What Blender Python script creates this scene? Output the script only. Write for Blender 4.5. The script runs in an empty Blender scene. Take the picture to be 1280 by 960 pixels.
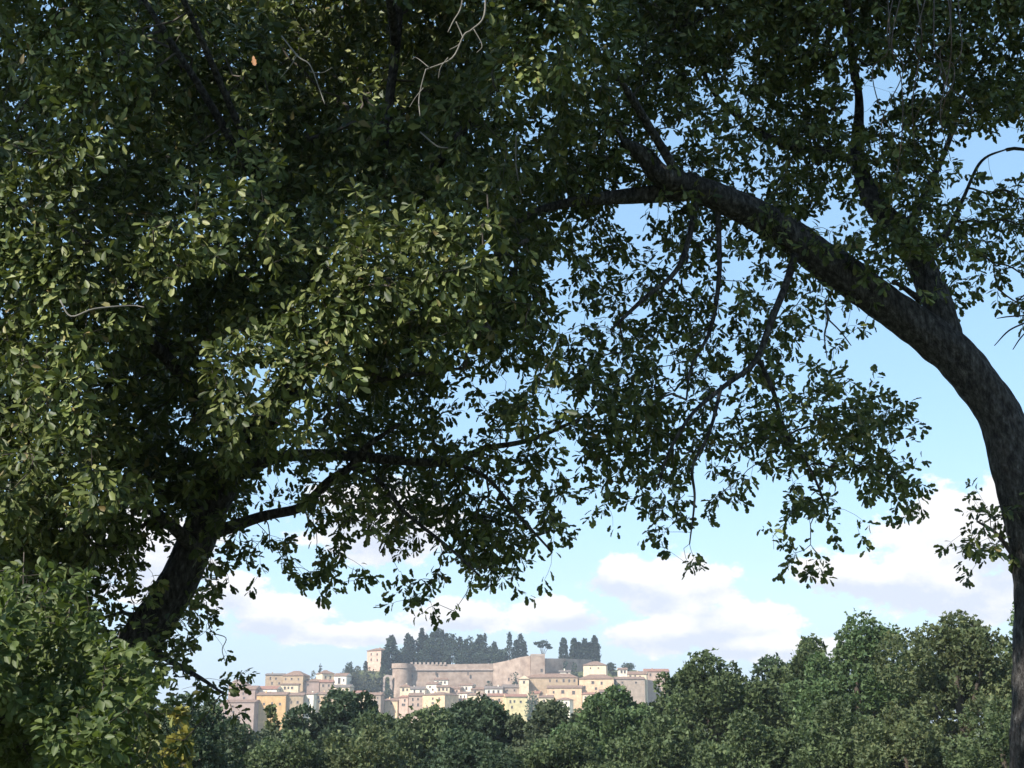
import bpy, math, random
import numpy as np
from mathutils import Vector, noise as mnoise

# ------------------------------------------------------------------ camera, sky, sun, exposure
scn = bpy.context.scene
C = scn.collection
R = math.radians
F = 1667.0                      # focal length in photograph pixels (1280 wide)
PITCH = R(15.0)
EYE = np.array([0.0, 0.0, 1.65])
cd = bpy.data.cameras.new('camera')
cd.sensor_width = 36.0
cd.lens = 36.0 * F / 1280.0
cd.clip_start = 0.1
cd.clip_end = 12000.0
cam = bpy.data.objects.new('camera', cd)
C.objects.link(cam)
cam.location = EYE
cam.rotation_euler = (R(90) + PITCH, 0, 0)
scn.camera = cam

SUN_EL, SUN_AZ = R(41), R(-133)       # azimuth from +Y towards +X: behind the camera, to its left
SUNV = np.array([math.cos(SUN_EL) * math.sin(SUN_AZ), math.cos(SUN_EL) * math.cos(SUN_AZ), math.sin(SUN_EL)])
sl = bpy.data.lights.new('sun', 'SUN')
sl.energy = 5.0
sl.angle = R(0.5)
sl.color = (1.0, 0.94, 0.85)
sun = bpy.data.objects.new('sun', sl)
C.objects.link(sun)
sun.rotation_euler = Vector(SUNV).to_track_quat('Z', 'Y').to_euler()

SKY_STRENGTH = 0.15
EXPOSURE = 0.72


def px_dir(px, py):
    x = (px - 640.0) / F
    y = (480.0 - py) / F
    d = np.array([x, math.cos(PITCH) - y * math.sin(PITCH), math.sin(PITCH) + y * math.cos(PITCH)])
    return d


def P(px, py, Y):
    d = px_dir(px, py)
    return EYE + d * (Y / d[1])


def project(p):
    q = np.asarray(p) - EYE
    fw = q[..., 1] * math.cos(PITCH) + q[..., 2] * math.sin(PITCH)
    up = -q[..., 1] * math.sin(PITCH) + q[..., 2] * math.cos(PITCH)
    return 640 + F * q[..., 0] / fw, 480 - F * up / fw, fw


def build_world():
    w = bpy.data.worlds.new('World')
    scn.world = w
    w.use_nodes = True
    nt = w.node_tree
    nt.nodes.clear()
    N, L = nt.nodes.new, nt.links.new

    def val(v):
        n = N('ShaderNodeValue'); n.outputs[0].default_value = v; return n.outputs[0]

    def m(op, a, b=None, c=None, clamp=False):
        n = N('ShaderNodeMath'); n.operation = op; n.use_clamp = clamp
        for i, s in enumerate((a, b, c)):
            if s is None:
                continue
            if isinstance(s, (int, float)):
                n.inputs[i].default_value = s
            else:
                L(s, n.inputs[i])
        return n.outputs[0]

    def vm(op, a, b=None):
        n = N('ShaderNodeVectorMath'); n.operation = op
        for i, s in enumerate((a, b)):
            if s is None:
                continue
            if isinstance(s, (tuple, list)):
                n.inputs[i].default_value = s
            else:
                L(s, n.inputs[i])
        return n

    sky = N('ShaderNodeTexSky')
    sky.sky_type = 'NISHITA'
    sky.sun_disc = False
    sky.sun_elevation = SUN_EL
    sky.sun_rotation = SUN_AZ
    sky.air_density = 1.0
    sky.dust_density = 0.2
    sky.ozone_density = 0.25
    tc = N('ShaderNodeTexCoord')
    d = tc.outputs['Generated']
    sep = N('ShaderNodeSeparateXYZ'); L(d, sep.inputs[0])
    # cumulus banks: soft lobes standing round the whole horizon, broken up by fractal noise
    def unit(px, py):
        v = px_dir(px, py); return v / np.linalg.norm(v)
    lobes = [(1200, 680, 82, 56), (1268, 664, 66, 62), (1150, 728, 85, 34), (1240, 742, 95, 34), (1062, 722, 62, 28), (850, 738, 78, 40), (905, 782, 80, 32), (780, 722, 52, 24),
             (826, 794, 72, 22), (700, 772, 62, 20), (345, 772, 62, 29), (300, 742, 52, 22), (450, 792, 80, 14), (570, 772, 62, 20), (480, 652, 82, 50), (190, 690, 72, 50), (90, 702, 62, 40), (960, 812, 90, 14)]
    blobs = []
    for px, py, rx, rz in lobes:
        v = unit(px, py); blobs.append((v, rx / F * 1.25, rz / F * 1.25))
    rnd = random.Random(7)
    for k in range(13):
        a = R(38) + k * R(284) / 12
        el = R(rnd.uniform(4, 8.5))
        v = np.array([math.cos(el) * math.sin(a), math.cos(el) * math.cos(a), math.sin(el)])
        blobs.append((v, rnd.uniform(.08, .13), rnd.uniform(.03, .055)))
    nz = N('ShaderNodeTexNoise'); nz.inputs['Scale'].default_value = 26.0
    nz.inputs['Detail'].default_value = 7.0; nz.inputs['Roughness'].default_value = .66
    mp = N('ShaderNodeMapping'); mp.inputs['Scale'].default_value = (1, 1, 1.7)
    L(d, mp.inputs['Vector']); L(mp.outputs[0], nz.inputs['Vector'])
    nf = nz.outputs['Fac']
    field = None
    hgt = None
    for v, rx, rz in blobs:
        s = vm('SUBTRACT', d, tuple(v))
        k = vm('MULTIPLY', s.outputs[0], (1 / rx, 1 / rx, 1 / rz))
        ln = vm('LENGTH', k.outputs[0]).outputs['Value']
        f = m('SUBTRACT', 1.0, ln)
        zz = N('ShaderNodeSeparateXYZ'); L(k.outputs[0], zz.inputs[0])
        w8 = m('MULTIPLY', m('MAXIMUM', f, 0.0), zz.outputs[2])
        field = f if field is None else m('MAXIMUM', field, f)
        hgt = w8 if hgt is None else m('ADD', hgt, w8)
    body = m('ADD', field, m('MULTIPLY', m('SUBTRACT', nf, .5), 2.3))
    cum = N('ShaderNodeMapRange'); cum.interpolation_type = 'SMOOTHSTEP'
    cum.inputs['From Min'].default_value = 0.02; cum.inputs['From Max'].default_value = .32
    L(body, cum.inputs['Value'])
    # thin veil low in the sky
    nv = N('ShaderNodeTexNoise'); nv.inputs['Scale'].default_value = 7.0; nv.inputs['Detail'].default_value = 5.0
    mp2 = N('ShaderNodeMapping'); mp2.inputs['Scale'].default_value = (1, 1, 3.2)
    L(d, mp2.inputs['Vector']); L(mp2.outputs[0], nv.inputs['Vector'])
    el = N('ShaderNodeMapRange'); el.interpolation_type = 'SMOOTHSTEP'
    el.inputs['From Min'].default_value = .235; el.inputs['From Max'].default_value = .07
    L(sep.outputs[2], el.inputs['Value'])
    veil = m('MULTIPLY', el.outputs[0], m('MULTIPLY_ADD', nv.outputs['Fac'], 1.5, -.15, clamp=True), clamp=True)
    veil = m('MULTIPLY', veil, .5)
    lo = N('ShaderNodeMapRange'); lo.interpolation_type = 'SMOOTHSTEP'
    lo.inputs['From Min'].default_value = .16; lo.inputs['From Max'].default_value = .02
    L(sep.outputs[2], lo.inputs['Value'])
    veil = m('MAXIMUM', veil, m('MULTIPLY', lo.outputs[0], .85))
    # cloud tint: white crowns, lavender grey bases
    top = m('ADD', m('MULTIPLY', hgt, 2.2), m('MULTIPLY', m('SUBTRACT', nf, .5), 2.6))
    tr = N('ShaderNodeMapRange'); tr.inputs['From Min'].default_value = -.5; tr.inputs['From Max'].default_value = .22
    L(top, tr.inputs['Value'])
    cr = N('ShaderNodeMix'); cr.data_type = 'RGBA'
    L(tr.outputs[0], cr.inputs['Factor'])
    cr.inputs['A'].default_value = (3.2, 3.42, 3.95, 1)
    cr.inputs['B'].default_value = (4.5, 4.4, 4.4, 1)
    mx1 = N('ShaderNodeMix'); mx1.data_type = 'RGBA'
    mx0 = N('ShaderNodeMix'); mx0.data_type = 'RGBA'; mx0.inputs['Factor'].default_value = .55
    L(sky.outputs[0], mx0.inputs['A']); mx0.inputs['B'].default_value = (1.55, 2.85, 4.2, 1)     # thin bright high haze
    L(veil, mx1.inputs['Factor']); L(mx0.outputs['Result'], mx1.inputs['A']); mx1.inputs['B'].default_value = (2.6, 3.25, 4.05, 1)
    mx2 = N('ShaderNodeMix'); mx2.data_type = 'RGBA'
    L(m('MULTIPLY', cum.outputs[0], .94), mx2.inputs['Factor']); L(mx1.outputs['Result'], mx2.inputs['A']); L(cr.outputs['Result'], mx2.inputs['B'])
    bg = N('ShaderNodeBackground'); bg.inputs['Strength'].default_value = SKY_STRENGTH
    L(mx2.outputs['Result'], bg.inputs['Color'])
    out = N('ShaderNodeOutputWorld'); L(bg.outputs[0], out.inputs['Surface'])


build_world()
scn.view_settings.view_transform = 'Standard'
scn.view_settings.look = 'None'
scn.view_settings.gamma = 1.0
scn.view_settings.exposure = EXPOSURE
scn.view_settings.use_curve_mapping = False
scn.cycles.use_denoising = True
scn.cycles.max_bounces = 5
scn.cycles.diffuse_bounces = 2
scn.cycles.transmission_bounces = 2
scn.cycles.volume_bounces = 0
scn.cycles.sample_clamp_indirect = 6.0

random.seed(11)
rng = np.random.default_rng(11)

# ------------------------------------------------------------------ helpers
def new_mat(name):
    m = bpy.data.materials.new(name)
    m.use_nodes = True
    nt = m.node_tree
    return m, nt, nt.nodes['Principled BSDF'], nt.nodes['Material Output']


def ramp(nt, stops, src):
    r = nt.nodes.new('ShaderNodeValToRGB')
    while len(r.color_ramp.elements) < len(stops):
        r.color_ramp.elements.new(0.5)
    for e, (p, c) in zip(r.color_ramp.elements, stops):
        e.position = p
        e.color = (*c, 1)
    nt.links.new(src, r.inputs[0])
    return r.outputs[0]


def leaf_mat(name, cols, trans=(.10, .16, .025), tw=.28, rough=.5, spec=.28, var=0.0, pos=None):
    m, nt, b, out = new_mat(name)
    g = nt.nodes.new('ShaderNodeNewGeometry')
    n = len(cols)
    col = ramp(nt, [((pos[i] if pos else i / (n - 1)), c) for i, c in enumerate(cols)], g.outputs['Random Per Island'])
    if var:      # some boughs carry younger, paler leaves than others
        tx = nt.nodes.new('ShaderNodeTexNoise'); tx.inputs['Scale'].default_value = var; tx.inputs['Detail'].default_value = 3
        tcn = nt.nodes.new('ShaderNodeTexCoord'); nt.links.new(tcn.outputs['Object'], tx.inputs['Vector'])
        mr = nt.nodes.new('ShaderNodeMapRange'); mr.inputs['From Min'].default_value = .3; mr.inputs['From Max'].default_value = .7
        mr.inputs['To Min'].default_value = .6; mr.inputs['To Max'].default_value = 1.36
        nt.links.new(tx.outputs['Fac'], mr.inputs['Value'])
        hs = nt.nodes.new('ShaderNodeHueSaturation'); nt.links.new(mr.outputs[0], hs.inputs['Value']); nt.links.new(col, hs.inputs['Color'])
        col = hs.outputs[0]
    nt.links.new(col, b.inputs['Base Color'])
    b.inputs['Roughness'].default_value = rough
    b.inputs['Specular IOR Level'].default_value = spec
    t = nt.nodes.new('ShaderNodeBsdfTranslucent')
    t.inputs['Color'].default_value = (*trans, 1)
    mx = nt.nodes.new('ShaderNodeMixShader')
    mx.inputs[0].default_value = tw
    nt.links.new(b.outputs[0], mx.inputs[1])
    nt.links.new(t.outputs[0], mx.inputs[2])
    nt.links.new(mx.outputs[0], out.inputs['Surface'])
    return m


def noise_mat(name, stops, scale, detail=6, rough=.85, bump=0.0, bscale=None, stretch=(1, 1, 1), bdist=.02, spec=.25):
    m, nt, b, out = new_mat(name)
    tc = nt.nodes.new('ShaderNodeTexCoord')
    mp = nt.nodes.new('ShaderNodeMapping')
    mp.inputs['Scale'].default_value = stretch
    nt.links.new(tc.outputs['Object'], mp.inputs['Vector'])
    n = nt.nodes.new('ShaderNodeTexNoise')
    n.inputs['Scale'].default_value = scale
    n.inputs['Detail'].default_value = detail
    n.inputs['Roughness'].default_value = .62
    nt.links.new(mp.outputs[0], n.inputs['Vector'])
    nt.links.new(ramp(nt, stops, n.outputs['Fac']), b.inputs['Base Color'])
    b.inputs['Roughness'].default_value = rough
    b.inputs['Specular IOR Level'].default_value = spec
    if bump:
        n2 = nt.nodes.new('ShaderNodeTexNoise')
        n2.inputs['Scale'].default_value = bscale or scale * 3
        n2.inputs['Detail'].default_value = 8
        nt.links.new(mp.outputs[0], n2.inputs['Vector'])
        bp = nt.nodes.new('ShaderNodeBump')
        bp.inputs['Strength'].default_value = bump
        bp.inputs['Distance'].default_value = bdist
        nt.links.new(n2.outputs['Fac'], bp.inputs['Height'])
        nt.links.new(bp.outputs[0], b.inputs['Normal'])
    return m


def np_mesh(name, V, faces_flat, counts, mat, smooth=False):
    me = bpy.data.meshes.new(name)
    V = np.ascontiguousarray(V, dtype=np.float32)
    nl = len(faces_flat)
    me.vertices.add(len(V)); me.vertices.foreach_set('co', V.ravel())
    me.loops.add(nl); me.loops.foreach_set('vertex_index', np.ascontiguousarray(faces_flat, dtype=np.int32))
    me.polygons.add(len(counts))
    st = np.concatenate(([0], np.cumsum(counts)[:-1])).astype(np.int32)
    me.polygons.foreach_set('loop_start', st)
    if smooth:
        me.polygons.foreach_set('use_smooth', np.ones(len(counts), dtype=bool))
    me.update(calc_edges=True)
    if mat:
        me.materials.append(mat)
    return me


def obj(name, me, parent=None, loc=(0, 0, 0)):
    o = bpy.data.objects.new(name, me)
    C.objects.link(o)
    o.location = loc
    if parent is not None:
        o.parent = parent
    return o


def thing(name, label, cat, loc=(0, 0, 0), group=None):
    o = bpy.data.objects.new(name, None)
    C.objects.link(o)
    o.location = loc
    o.empty_display_size = .2
    o['label'] = label
    o['category'] = cat
    if group:
        o['group'] = group
    return o


def py_mesh(name, verts, faces, mat, smooth=False):
    me = bpy.data.meshes.new(name)
    me.from_pydata([tuple(map(float, v)) for v in verts], [], faces)
    if smooth:
        for p in me.polygons:
            p.use_smooth = True
    for x in (mat if isinstance(mat, (list, tuple)) else [mat]):
        me.materials.append(x)
    me.update()
    return me


def catmull(pts, n):
    pts = np.asarray(pts, float)
    q = np.vstack([2 * pts[0] - pts[1], pts, 2 * pts[-1] - pts[-2]])
    out = []
    for i in range(1, len(q) - 2):
        for t in np.linspace(0, 1, n, endpoint=False):
            a, b, c, d = q[i - 1], q[i], q[i + 1], q[i + 2]
            out.append(.5 * (2 * b + (c - a) * t + (2 * a - 5 * b + 4 * c - d) * t ** 2 + (3 * b - a - 3 * c + d) * t ** 3))
    out.append(pts[-1])
    return np.array(out)


def limb_mesh(name, pts, rad, mat, sides=14, n=8, bark=.08, base=(0, 0, 0), seed=0.0):
    """a bent tapering limb with ridged bark, closed at its tip"""
    pr = catmull(np.hstack([np.asarray(pts, float), np.asarray(rad, float)[:, None]]), n)
    p, r = pr[:, :3], np.maximum(pr[:, 3], .002)
    t = np.gradient(p, axis=0)
    t /= np.linalg.norm(t, axis=1)[:, None]
    u = np.cross(t[0], [0.3, 1.0, .1]); u /= np.linalg.norm(u)
    V, along = [], 0.0
    for i in range(len(p)):
        if i:
            along += np.linalg.norm(p[i] - p[i - 1])
        u = u - t[i] * np.dot(u, t[i]); u /= np.linalg.norm(u)
        v = np.cross(t[i], u)
        for k in range(sides):
            a = 2 * math.pi * k / sides
            rr = r[i]
            if bark:
                rr *= 1 + bark * (mnoise.noise((math.cos(a) * 2.2 + seed, math.sin(a) * 2.2, along * 1.6))
                                  + .9 * mnoise.noise((math.cos(a) * 6 + seed, math.sin(a) * 6 + 9, along * 7.0)))
            V.append(p[i] + rr * (math.cos(a) * u + math.sin(a) * v))
    fc = []
    for i in range(len(p) - 1):
        for k in range(sides):
            k2 = (k + 1) % sides
            fc.append((i * sides + k, i * sides + k2, (i + 1) * sides + k2, (i + 1) * sides + k))
    V.append(p[-1] + t[-1] * r[-1] * .6); V.append(p[0])
    e = len(V) - 2
    b = (len(p) - 1) * sides
    for k in range(sides):
        fc.append((b + k, b + (k + 1) % sides, e))
        fc.append(((k + 1) % sides, k, e + 1))
    V = np.array(V) - np.asarray(base)
    return py_mesh(name, V, fc, mat, smooth=True), p, r


def unitv(a):
    return a / np.maximum(np.linalg.norm(a, axis=-1, keepdims=True), 1e-9)


# leaf outlines: half widths along a unit length; two folded half blades
OAK = [(.0, .0), (.26, .14), (.38, .11), (.60, .245), (.72, .18), (.90, .185)]
OVAL = [(.0, .0), (.15, .14), (.42, .27), (.68, .24), (.88, .12)]
def leaf_template(outline, curl=.16, fold=.10):
    V = []
    def pt(x, y):
        V.append((x, y, abs(x) * fold * 4 * (1 - .3 * y) - curl * y * y))
        return len(V) - 1
    base, mid, tip = pt(0, 0), pt(0, .52), pt(0, 1.0)
    r_ = [pt(w, y) for y, w in outline[1:]]
    l_ = [pt(-w, y) for y, w in outline[1:]]
    return np.array(V), [[base] + r_ + [tip, mid], [base, mid, tip] + l_[::-1]]


T_OAK = leaf_template(OAK)
T_OVAL = leaf_template(OVAL)
T_MID = leaf_template([(0, 0), (.42, .17), (.8, .22)])
T_LOW = leaf_template([(0, 0), (.64, .25)])


def leaves_mesh(name, tmpl, pos, dr, nrm, ln, mat):
    TV, TF = tmpl
    sd = unitv(np.cross(dr, nrm))
    nn = np.cross(sd, dr)
    V = (pos[:, None, :] + ln[:, None, None] * (TV[None, :, 0, None] * sd[:, None, :] + TV[None, :, 1, None] * dr[:, None, :] + TV[None, :, 2, None] * nn[:, None, :])).reshape(-1, 3)
    n, nv = len(pos), len(TV)
    off = (np.arange(n) * nv)[:, None]
    row = np.concatenate([np.array(f) for f in TF])
    flat = (off + row[None, :]).ravel()
    counts = np.tile([len(f) for f in TF], n)
    return np_mesh(name, V, flat, counts, mat)


def tubes_mesh(name, segs, mat, sides=3):
    """segs: rows of p0(3) p1(3) r0 r1, merged"""
    s = np.asarray(segs, float)
    a, b = s[:, :3], s[:, 3:6]
    t = unitv(b - a)
    ref = np.where(np.abs(t[:, 2:3]) > .8, np.array([[1.0, 0, 0]]), np.array([[0, 0, 1.0]]))
    u = unitv(np.cross(t, ref)); v = np.cross(t, u)
    ang = np.arange(sides) * 2 * math.pi / sides
    ring = np.cos(ang)[None, :, None] * u[:, None, :] + np.sin(ang)[None, :, None] * v[:, None, :]
    V = np.concatenate([a[:, None, :] + ring * s[:, 6][:, None, None], b[:, None, :] + ring * s[:, 7][:, None, None]], axis=1).reshape(-1, 3)
    k = np.arange(sides); k2 = (k + 1) % sides
    q = np.stack([k, k2, k2 + sides, k + sides], axis=1).ravel()
    flat = ((np.arange(len(s)) * 2 * sides)[:, None] + q[None, :]).ravel()
    return np_mesh(name, V, flat, np.full(len(s) * sides, 4), mat, smooth=True)


# ------------------------------------------------------------------ materials
M = {}
M['bark'] = noise_mat('oak_bark', [(.38, (.022, .020, .020)), (.49, (.052, .048, .046)), (.60, (.095, .09, .087)), (.72, (.20, .20, .19))], 30, detail=12, bump=1.0, bscale=60, stretch=(1, 1, .4), bdist=.05)
M['bark_far'] = noise_mat('far_bark', [(.3, (.04, .032, .025)), (.7, (.11, .09, .07))], 3)
M['twig'] = noise_mat('twig_bark', [(.3, (.04, .033, .028)), (.7, (.11, .095, .08))], 14)
M['dry'] = noise_mat('dry_twig', [(.3, (.12, .11, .095)), (.7, (.24, .225, .2))], 12)
M['vine'] = noise_mat('dry_vine', [(.3, (.06, .042, .032)), (.7, (.13, .095, .075))], 12)
M['oak_leaf'] = leaf_mat('oak_leaf', [(.026, .043, .016), (.066, .090, .027), (.130, .158, .046), (.225, .240, .088), (.19, .14, .06)], pos=(0, .36, .70, .955, 1), trans=(.13, .17, .03), tw=.17, rough=.48, spec=.25, var=1.3)
M['shrub_leaf'] = leaf_mat('shrub_leaf', [(.035, .06, .022), (.062, .092, .03), (.098, .13, .042), (.16, .185, .065)], trans=(.14, .2, .03), tw=.26)
M['orange_leaf'] = leaf_mat('orange_leaf', [(.42, .2, .085), (.46, .22, .1)], trans=(.4, .18, .06))
M['far_tree'] = leaf_mat('valley_leaf', [(.048, .072, .031), (.074, .102, .042), (.106, .134, .053)], trans=(.07, .11, .025), tw=.16, var=.55, rough=.65)
M['olive_tree'] = leaf_mat('olive_leaf', [(.055, .075, .032), (.082, .106, .044), (.125, .138, .056)], trans=(.1, .12, .025), tw=.16, var=.55, rough=.65)
M['deep_tree'] = leaf_mat('deep_green_leaf', [(.030, .052, .028), (.046, .074, .036), (.070, .098, .046)], trans=(.05, .08, .02), tw=.14, var=.55, rough=.65)
M['fresh_tree'] = leaf_mat('fresh_green_leaf', [(.048, .085, .034), (.075, .118, .046), (.11, .155, .06)], trans=(.09, .14, .03), tw=.2, var=.55, rough=.6)
M['grey_tree'] = leaf_mat('grey_green_leaf', [(.054, .075, .040), (.08, .102, .052), (.11, .134, .068)], trans=(.06, .08, .03), tw=.14, var=.55, rough=.7)
M['yellow_tree'] = leaf_mat('yellow_leaf', [(.16, .15, .035), (.26, .23, .05), (.20, .20, .05)], trans=(.3, .25, .03), tw=.2)
M['cypress'] = leaf_mat('cypress_leaf', [(.016, .030, .020), (.026, .044, .028), (.036, .056, .034)], trans=(.02, .03, .01), tw=.05, rough=.8)
M['holm'] = leaf_mat('holm_oak_leaf', [(.022, .040, .026), (.036, .058, .034), (.052, .075, .042)], trans=(.03, .05, .02), tw=.08, rough=.75)
M['scrub'] = leaf_mat('scrub_leaf', [(.045, .055, .032), (.075, .080, .042), (.11, .11, .06)], trans=(.05, .06, .02), tw=.08, rough=.8)
M['ground'] = noise_mat('meadow', [(.3, (.05, .065, .022)), (.55, (.09, .10, .04)), (.75, (.15, .14, .07))], .35, detail=10, rough=.95, bump=.5, bscale=3, bdist=.1)


def wall_mat(name, c, v=.27):
    lo = tuple(x * (1 - v) for x in c); hi = tuple(min(1, x * (1 + v)) for x in c)
    return noise_mat(name, [(.3, lo), (.55, c), (.75, hi)], .45, detail=9, rough=.92, bump=.35, bscale=4, bdist=.05)


WALLS = {'pink': (.50, .355, .275), 'mauve': (.37, .272, .228), 'orange': (.60, .37, .165), 'tan': (.43, .315, .205), 'cream': (.74, .60, .41),
         'white': (.82, .74, .60), 'peach': (.68, .475, .30), 'yellow': (.74, .61, .33), 'stone': (.40, .305, .235), 'villa': (.60, .41, .315)}
for k_, c_ in WALLS.items():
    M['w_' + k_] = wall_mat('plaster_' + k_, c_)
M['castle'] = noise_mat('castle_stone', [(.30, (.23, .163, .125)), (.48, (.345, .255, .198)), (.70, (.47, .36, .285))], .28, detail=12, rough=.95, bump=.5, bscale=2.2, bdist=.12)
M['trim'] = wall_mat('pale_stone_trim', (.42, .33, .275))
M['roof'] = noise_mat('clay_tiles', [(.3, (.15, .092, .066)), (.55, (.235, .150, .108)), (.75, (.32, .225, .17))], .9, detail=8, rough=.95, bump=.6, bscale=5, bdist=.1)
M['roof_red'] = noise_mat('red_clay_tiles', [(.3, (.21, .10, .07)), (.7, (.33, .175, .125))], .9, detail=8, rough=.95)
M['roof_grey'] = noise_mat('weathered_tiles', [(.3, (.125, .098, .085)), (.7, (.22, .18, .155))], .9, detail=8, rough=.95)
M['pane'] = noise_mat('dark_window', [(.3, (.055, .048, .045)), (.7, (.12, .10, .088))], .35, rough=.35, spec=.5)
M['shutter'] = noise_mat('brown_shutter', [(.3, (.07, .05, .04)), (.7, (.12, .09, .07))], 1.2)

# ------------------------------------------------------------------ terrain (one sheet to the horizon) with the town hill
def H(x, y):
    x = np.asarray(x, float); y = np.asarray(y, float)
    near = np.interp(y, [-50, 15, 60, 140, 600, 760, 3600], [.1, 0, -1.6, -3.0, -4, -2, -6])
    hill = np.interp(y, [720, 780, 800, 815, 830, 845, 858, 865, 868, 890, 960, 1100, 1400, 1800], [0, 8, 11, 15, 19, 22, 24, 27, 46, 49, 49, 40, 15, 0])
    lat = np.interp(x, [-900, -420, -260, -190, -125, -100, 80, 108, 140, 260, 480, 1000], [0, .25, .42, .56, .84, 1, 1, .88, .5, .3, .12, 0])
    und = .25 * np.sin(x * .11) * np.sin(y * .09) * np.clip((y - 10) / 40, 0, 1)
    return near + hill * lat + und


def build_terrain():
    xs = np.unique(np.concatenate([np.linspace(-3400, -420, 25), np.linspace(-420, 420, 85), np.linspace(420, 3400, 25)]))
    ys = np.unique(np.concatenate([np.linspace(-60, 160, 56), np.linspace(160, 720, 29), np.linspace(720, 980, 105), np.linspace(980, 3400, 40)]))
    X, Y = np.meshgrid(xs, ys)
    Z = H(X, Y)
    V = np.stack([X, Y, Z], -1).reshape(-1, 3)
    nx, ny = len(xs), len(ys)
    i, j = np.meshgrid(np.arange(nx - 1), np.arange(ny - 1))
    a = (j * nx + i).ravel()
    flat = np.stack([a, a + 1, a + nx + 1, a + nx], 1).ravel()
    o = obj('terrain', np_mesh('terrain', V, flat, np.full(len(a), 4), M['ground'], smooth=True))
    o['kind'] = 'structure'
    o['label'] = 'grassy valley ground rising to the town hill'


build_terrain()

# ------------------------------------------------------------------ the hill town
def box_faces(o=0):
    return [(o, o + 3, o + 2, o + 1), (o + 4, o + 5, o + 6, o + 7), (o, o + 1, o + 5, o + 4), (o + 1, o + 2, o + 6, o + 5), (o + 2, o + 3, o + 7, o + 6), (o + 3, o, o + 4, o + 7)]


def box_mesh(name, x0, x1, y0, y1, z0, z1, mat):
    v = [(x0, y0, z0), (x1, y0, z0), (x1, y1, z0), (x0, y1, z0), (x0, y0, z1), (x1, y0, z1), (x1, y1, z1), (x0, y1, z1)]
    return py_mesh(name, v, box_faces(), mat)


def facade_shell(name, W, D, z0, z1, wins, mat, reveal=.28):
    """closed-sided wall shell (front at y=0 facing -y) with real window recesses in its front"""
    us = sorted({0.0, W} | {u for w in wins for u in (w[0], w[1])})
    zs = sorted({z0, z1} | {z for w in wins for z in (w[2], w[3])})
    V, Fc, idx = [], [], {}
    def vid(u, y, z):
        k = (round(u, 4), round(y, 4), round(z, 4))
        if k not in idx:
            idx[k] = len(V); V.append(k)
        return idx[k]
    for i in range(len(us) - 1):
        for j in range(len(zs) - 1):
            cu, cz = (us[i] + us[i + 1]) / 2, (zs[j] + zs[j + 1]) / 2
            if any(w[0] < cu < w[1] and w[2] < cz < w[3] for w in wins):
                continue
            Fc.append((vid(us[i], 0, zs[j]), vid(us[i + 1], 0, zs[j]), vid(us[i + 1], 0, zs[j + 1]), vid(us[i], 0, zs[j + 1])))
    for w in wins:
        a, b, c, d = w
        ring = [(a, c), (b, c), (b, d), (a, d)]
        for k in range(4):
            p, q = ring[k], ring[(k + 1) % 4]
            Fc.append((vid(p[0], 0, p[1]), vid(p[0], reveal, p[1]), vid(q[0], reveal, q[1]), vid(q[0], 0, q[1])))
    A = [vid(0, 0, z0), vid(W, 0, z0), vid(W, D, z0), vid(0, D, z0)]
    B = [vid(0, 0, z1), vid(W, 0, z1), vid(W, D, z1), vid(0, D, z1)]
    Fc += [(A[1], A[2], B[2], B[1]), (A[2], A[3], B[3], B[2]), (A[3], A[0], B[0], B[3]), (B[0], B[1], B[2], B[3]), (A[0], A[3], A[2], A[1])]
    return py_mesh(name, V, Fc, mat)


def roof_mesh(name, W, D, z, kind, rise, mats, ov=.45, th=.22):
    x0, x1, y0, y1 = -ov, W + ov, -ov, D + ov
    V = [(x0, y0, z + .004), (x1, y0, z + .004), (x1, y1, z + .004), (x0, y1, z + .004), (x0, y0, z + th), (x1, y0, z + th), (x1, y1, z + th), (x0, y1, z + th)]
    if kind in ('gable', 'hip'):
        ins = 0.0 if kind == 'gable' else min(W, D) * .5 * .95
        ins = min(ins, (x1 - x0) / 2 - .05)
        V += [(x0 + ins, (y0 + y1) / 2, z + th + rise), (x1 - ins, (y0 + y1) / 2, z + th + rise)]
        slopes = [(4, 5, 9, 8), (6, 7, 8, 9)]; ends = [(5, 6, 9), (7, 4, 8)]
    elif kind == 'front':
        V += [((x0 + x1) / 2, y0, z + th + rise), ((x0 + x1) / 2, y1, z + th + rise)]
        slopes = [(5, 6, 9, 8), (7, 4, 8, 9)]; ends = [(4, 5, 8), (6, 7, 9)]
    else:   # lean-to, rising to the back
        V[6] = (x1, y1, z + th + rise); V[7] = (x0, y1, z + th + rise)
        slopes = [(4, 5, 6, 7)]; ends = []
    Fc = [(0, 3, 2, 1), (0, 1, 5, 4), (1, 2, 6, 5), (2, 3, 7, 6), (3, 0, 4, 7)] + slopes + ends
    me = py_mesh(name, V, Fc, mats)
    if kind in ('gable', 'front') and len(mats) > 1:
        for p in list(me.polygons)[-2:]:
            p.material_index = 1
    return me


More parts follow.
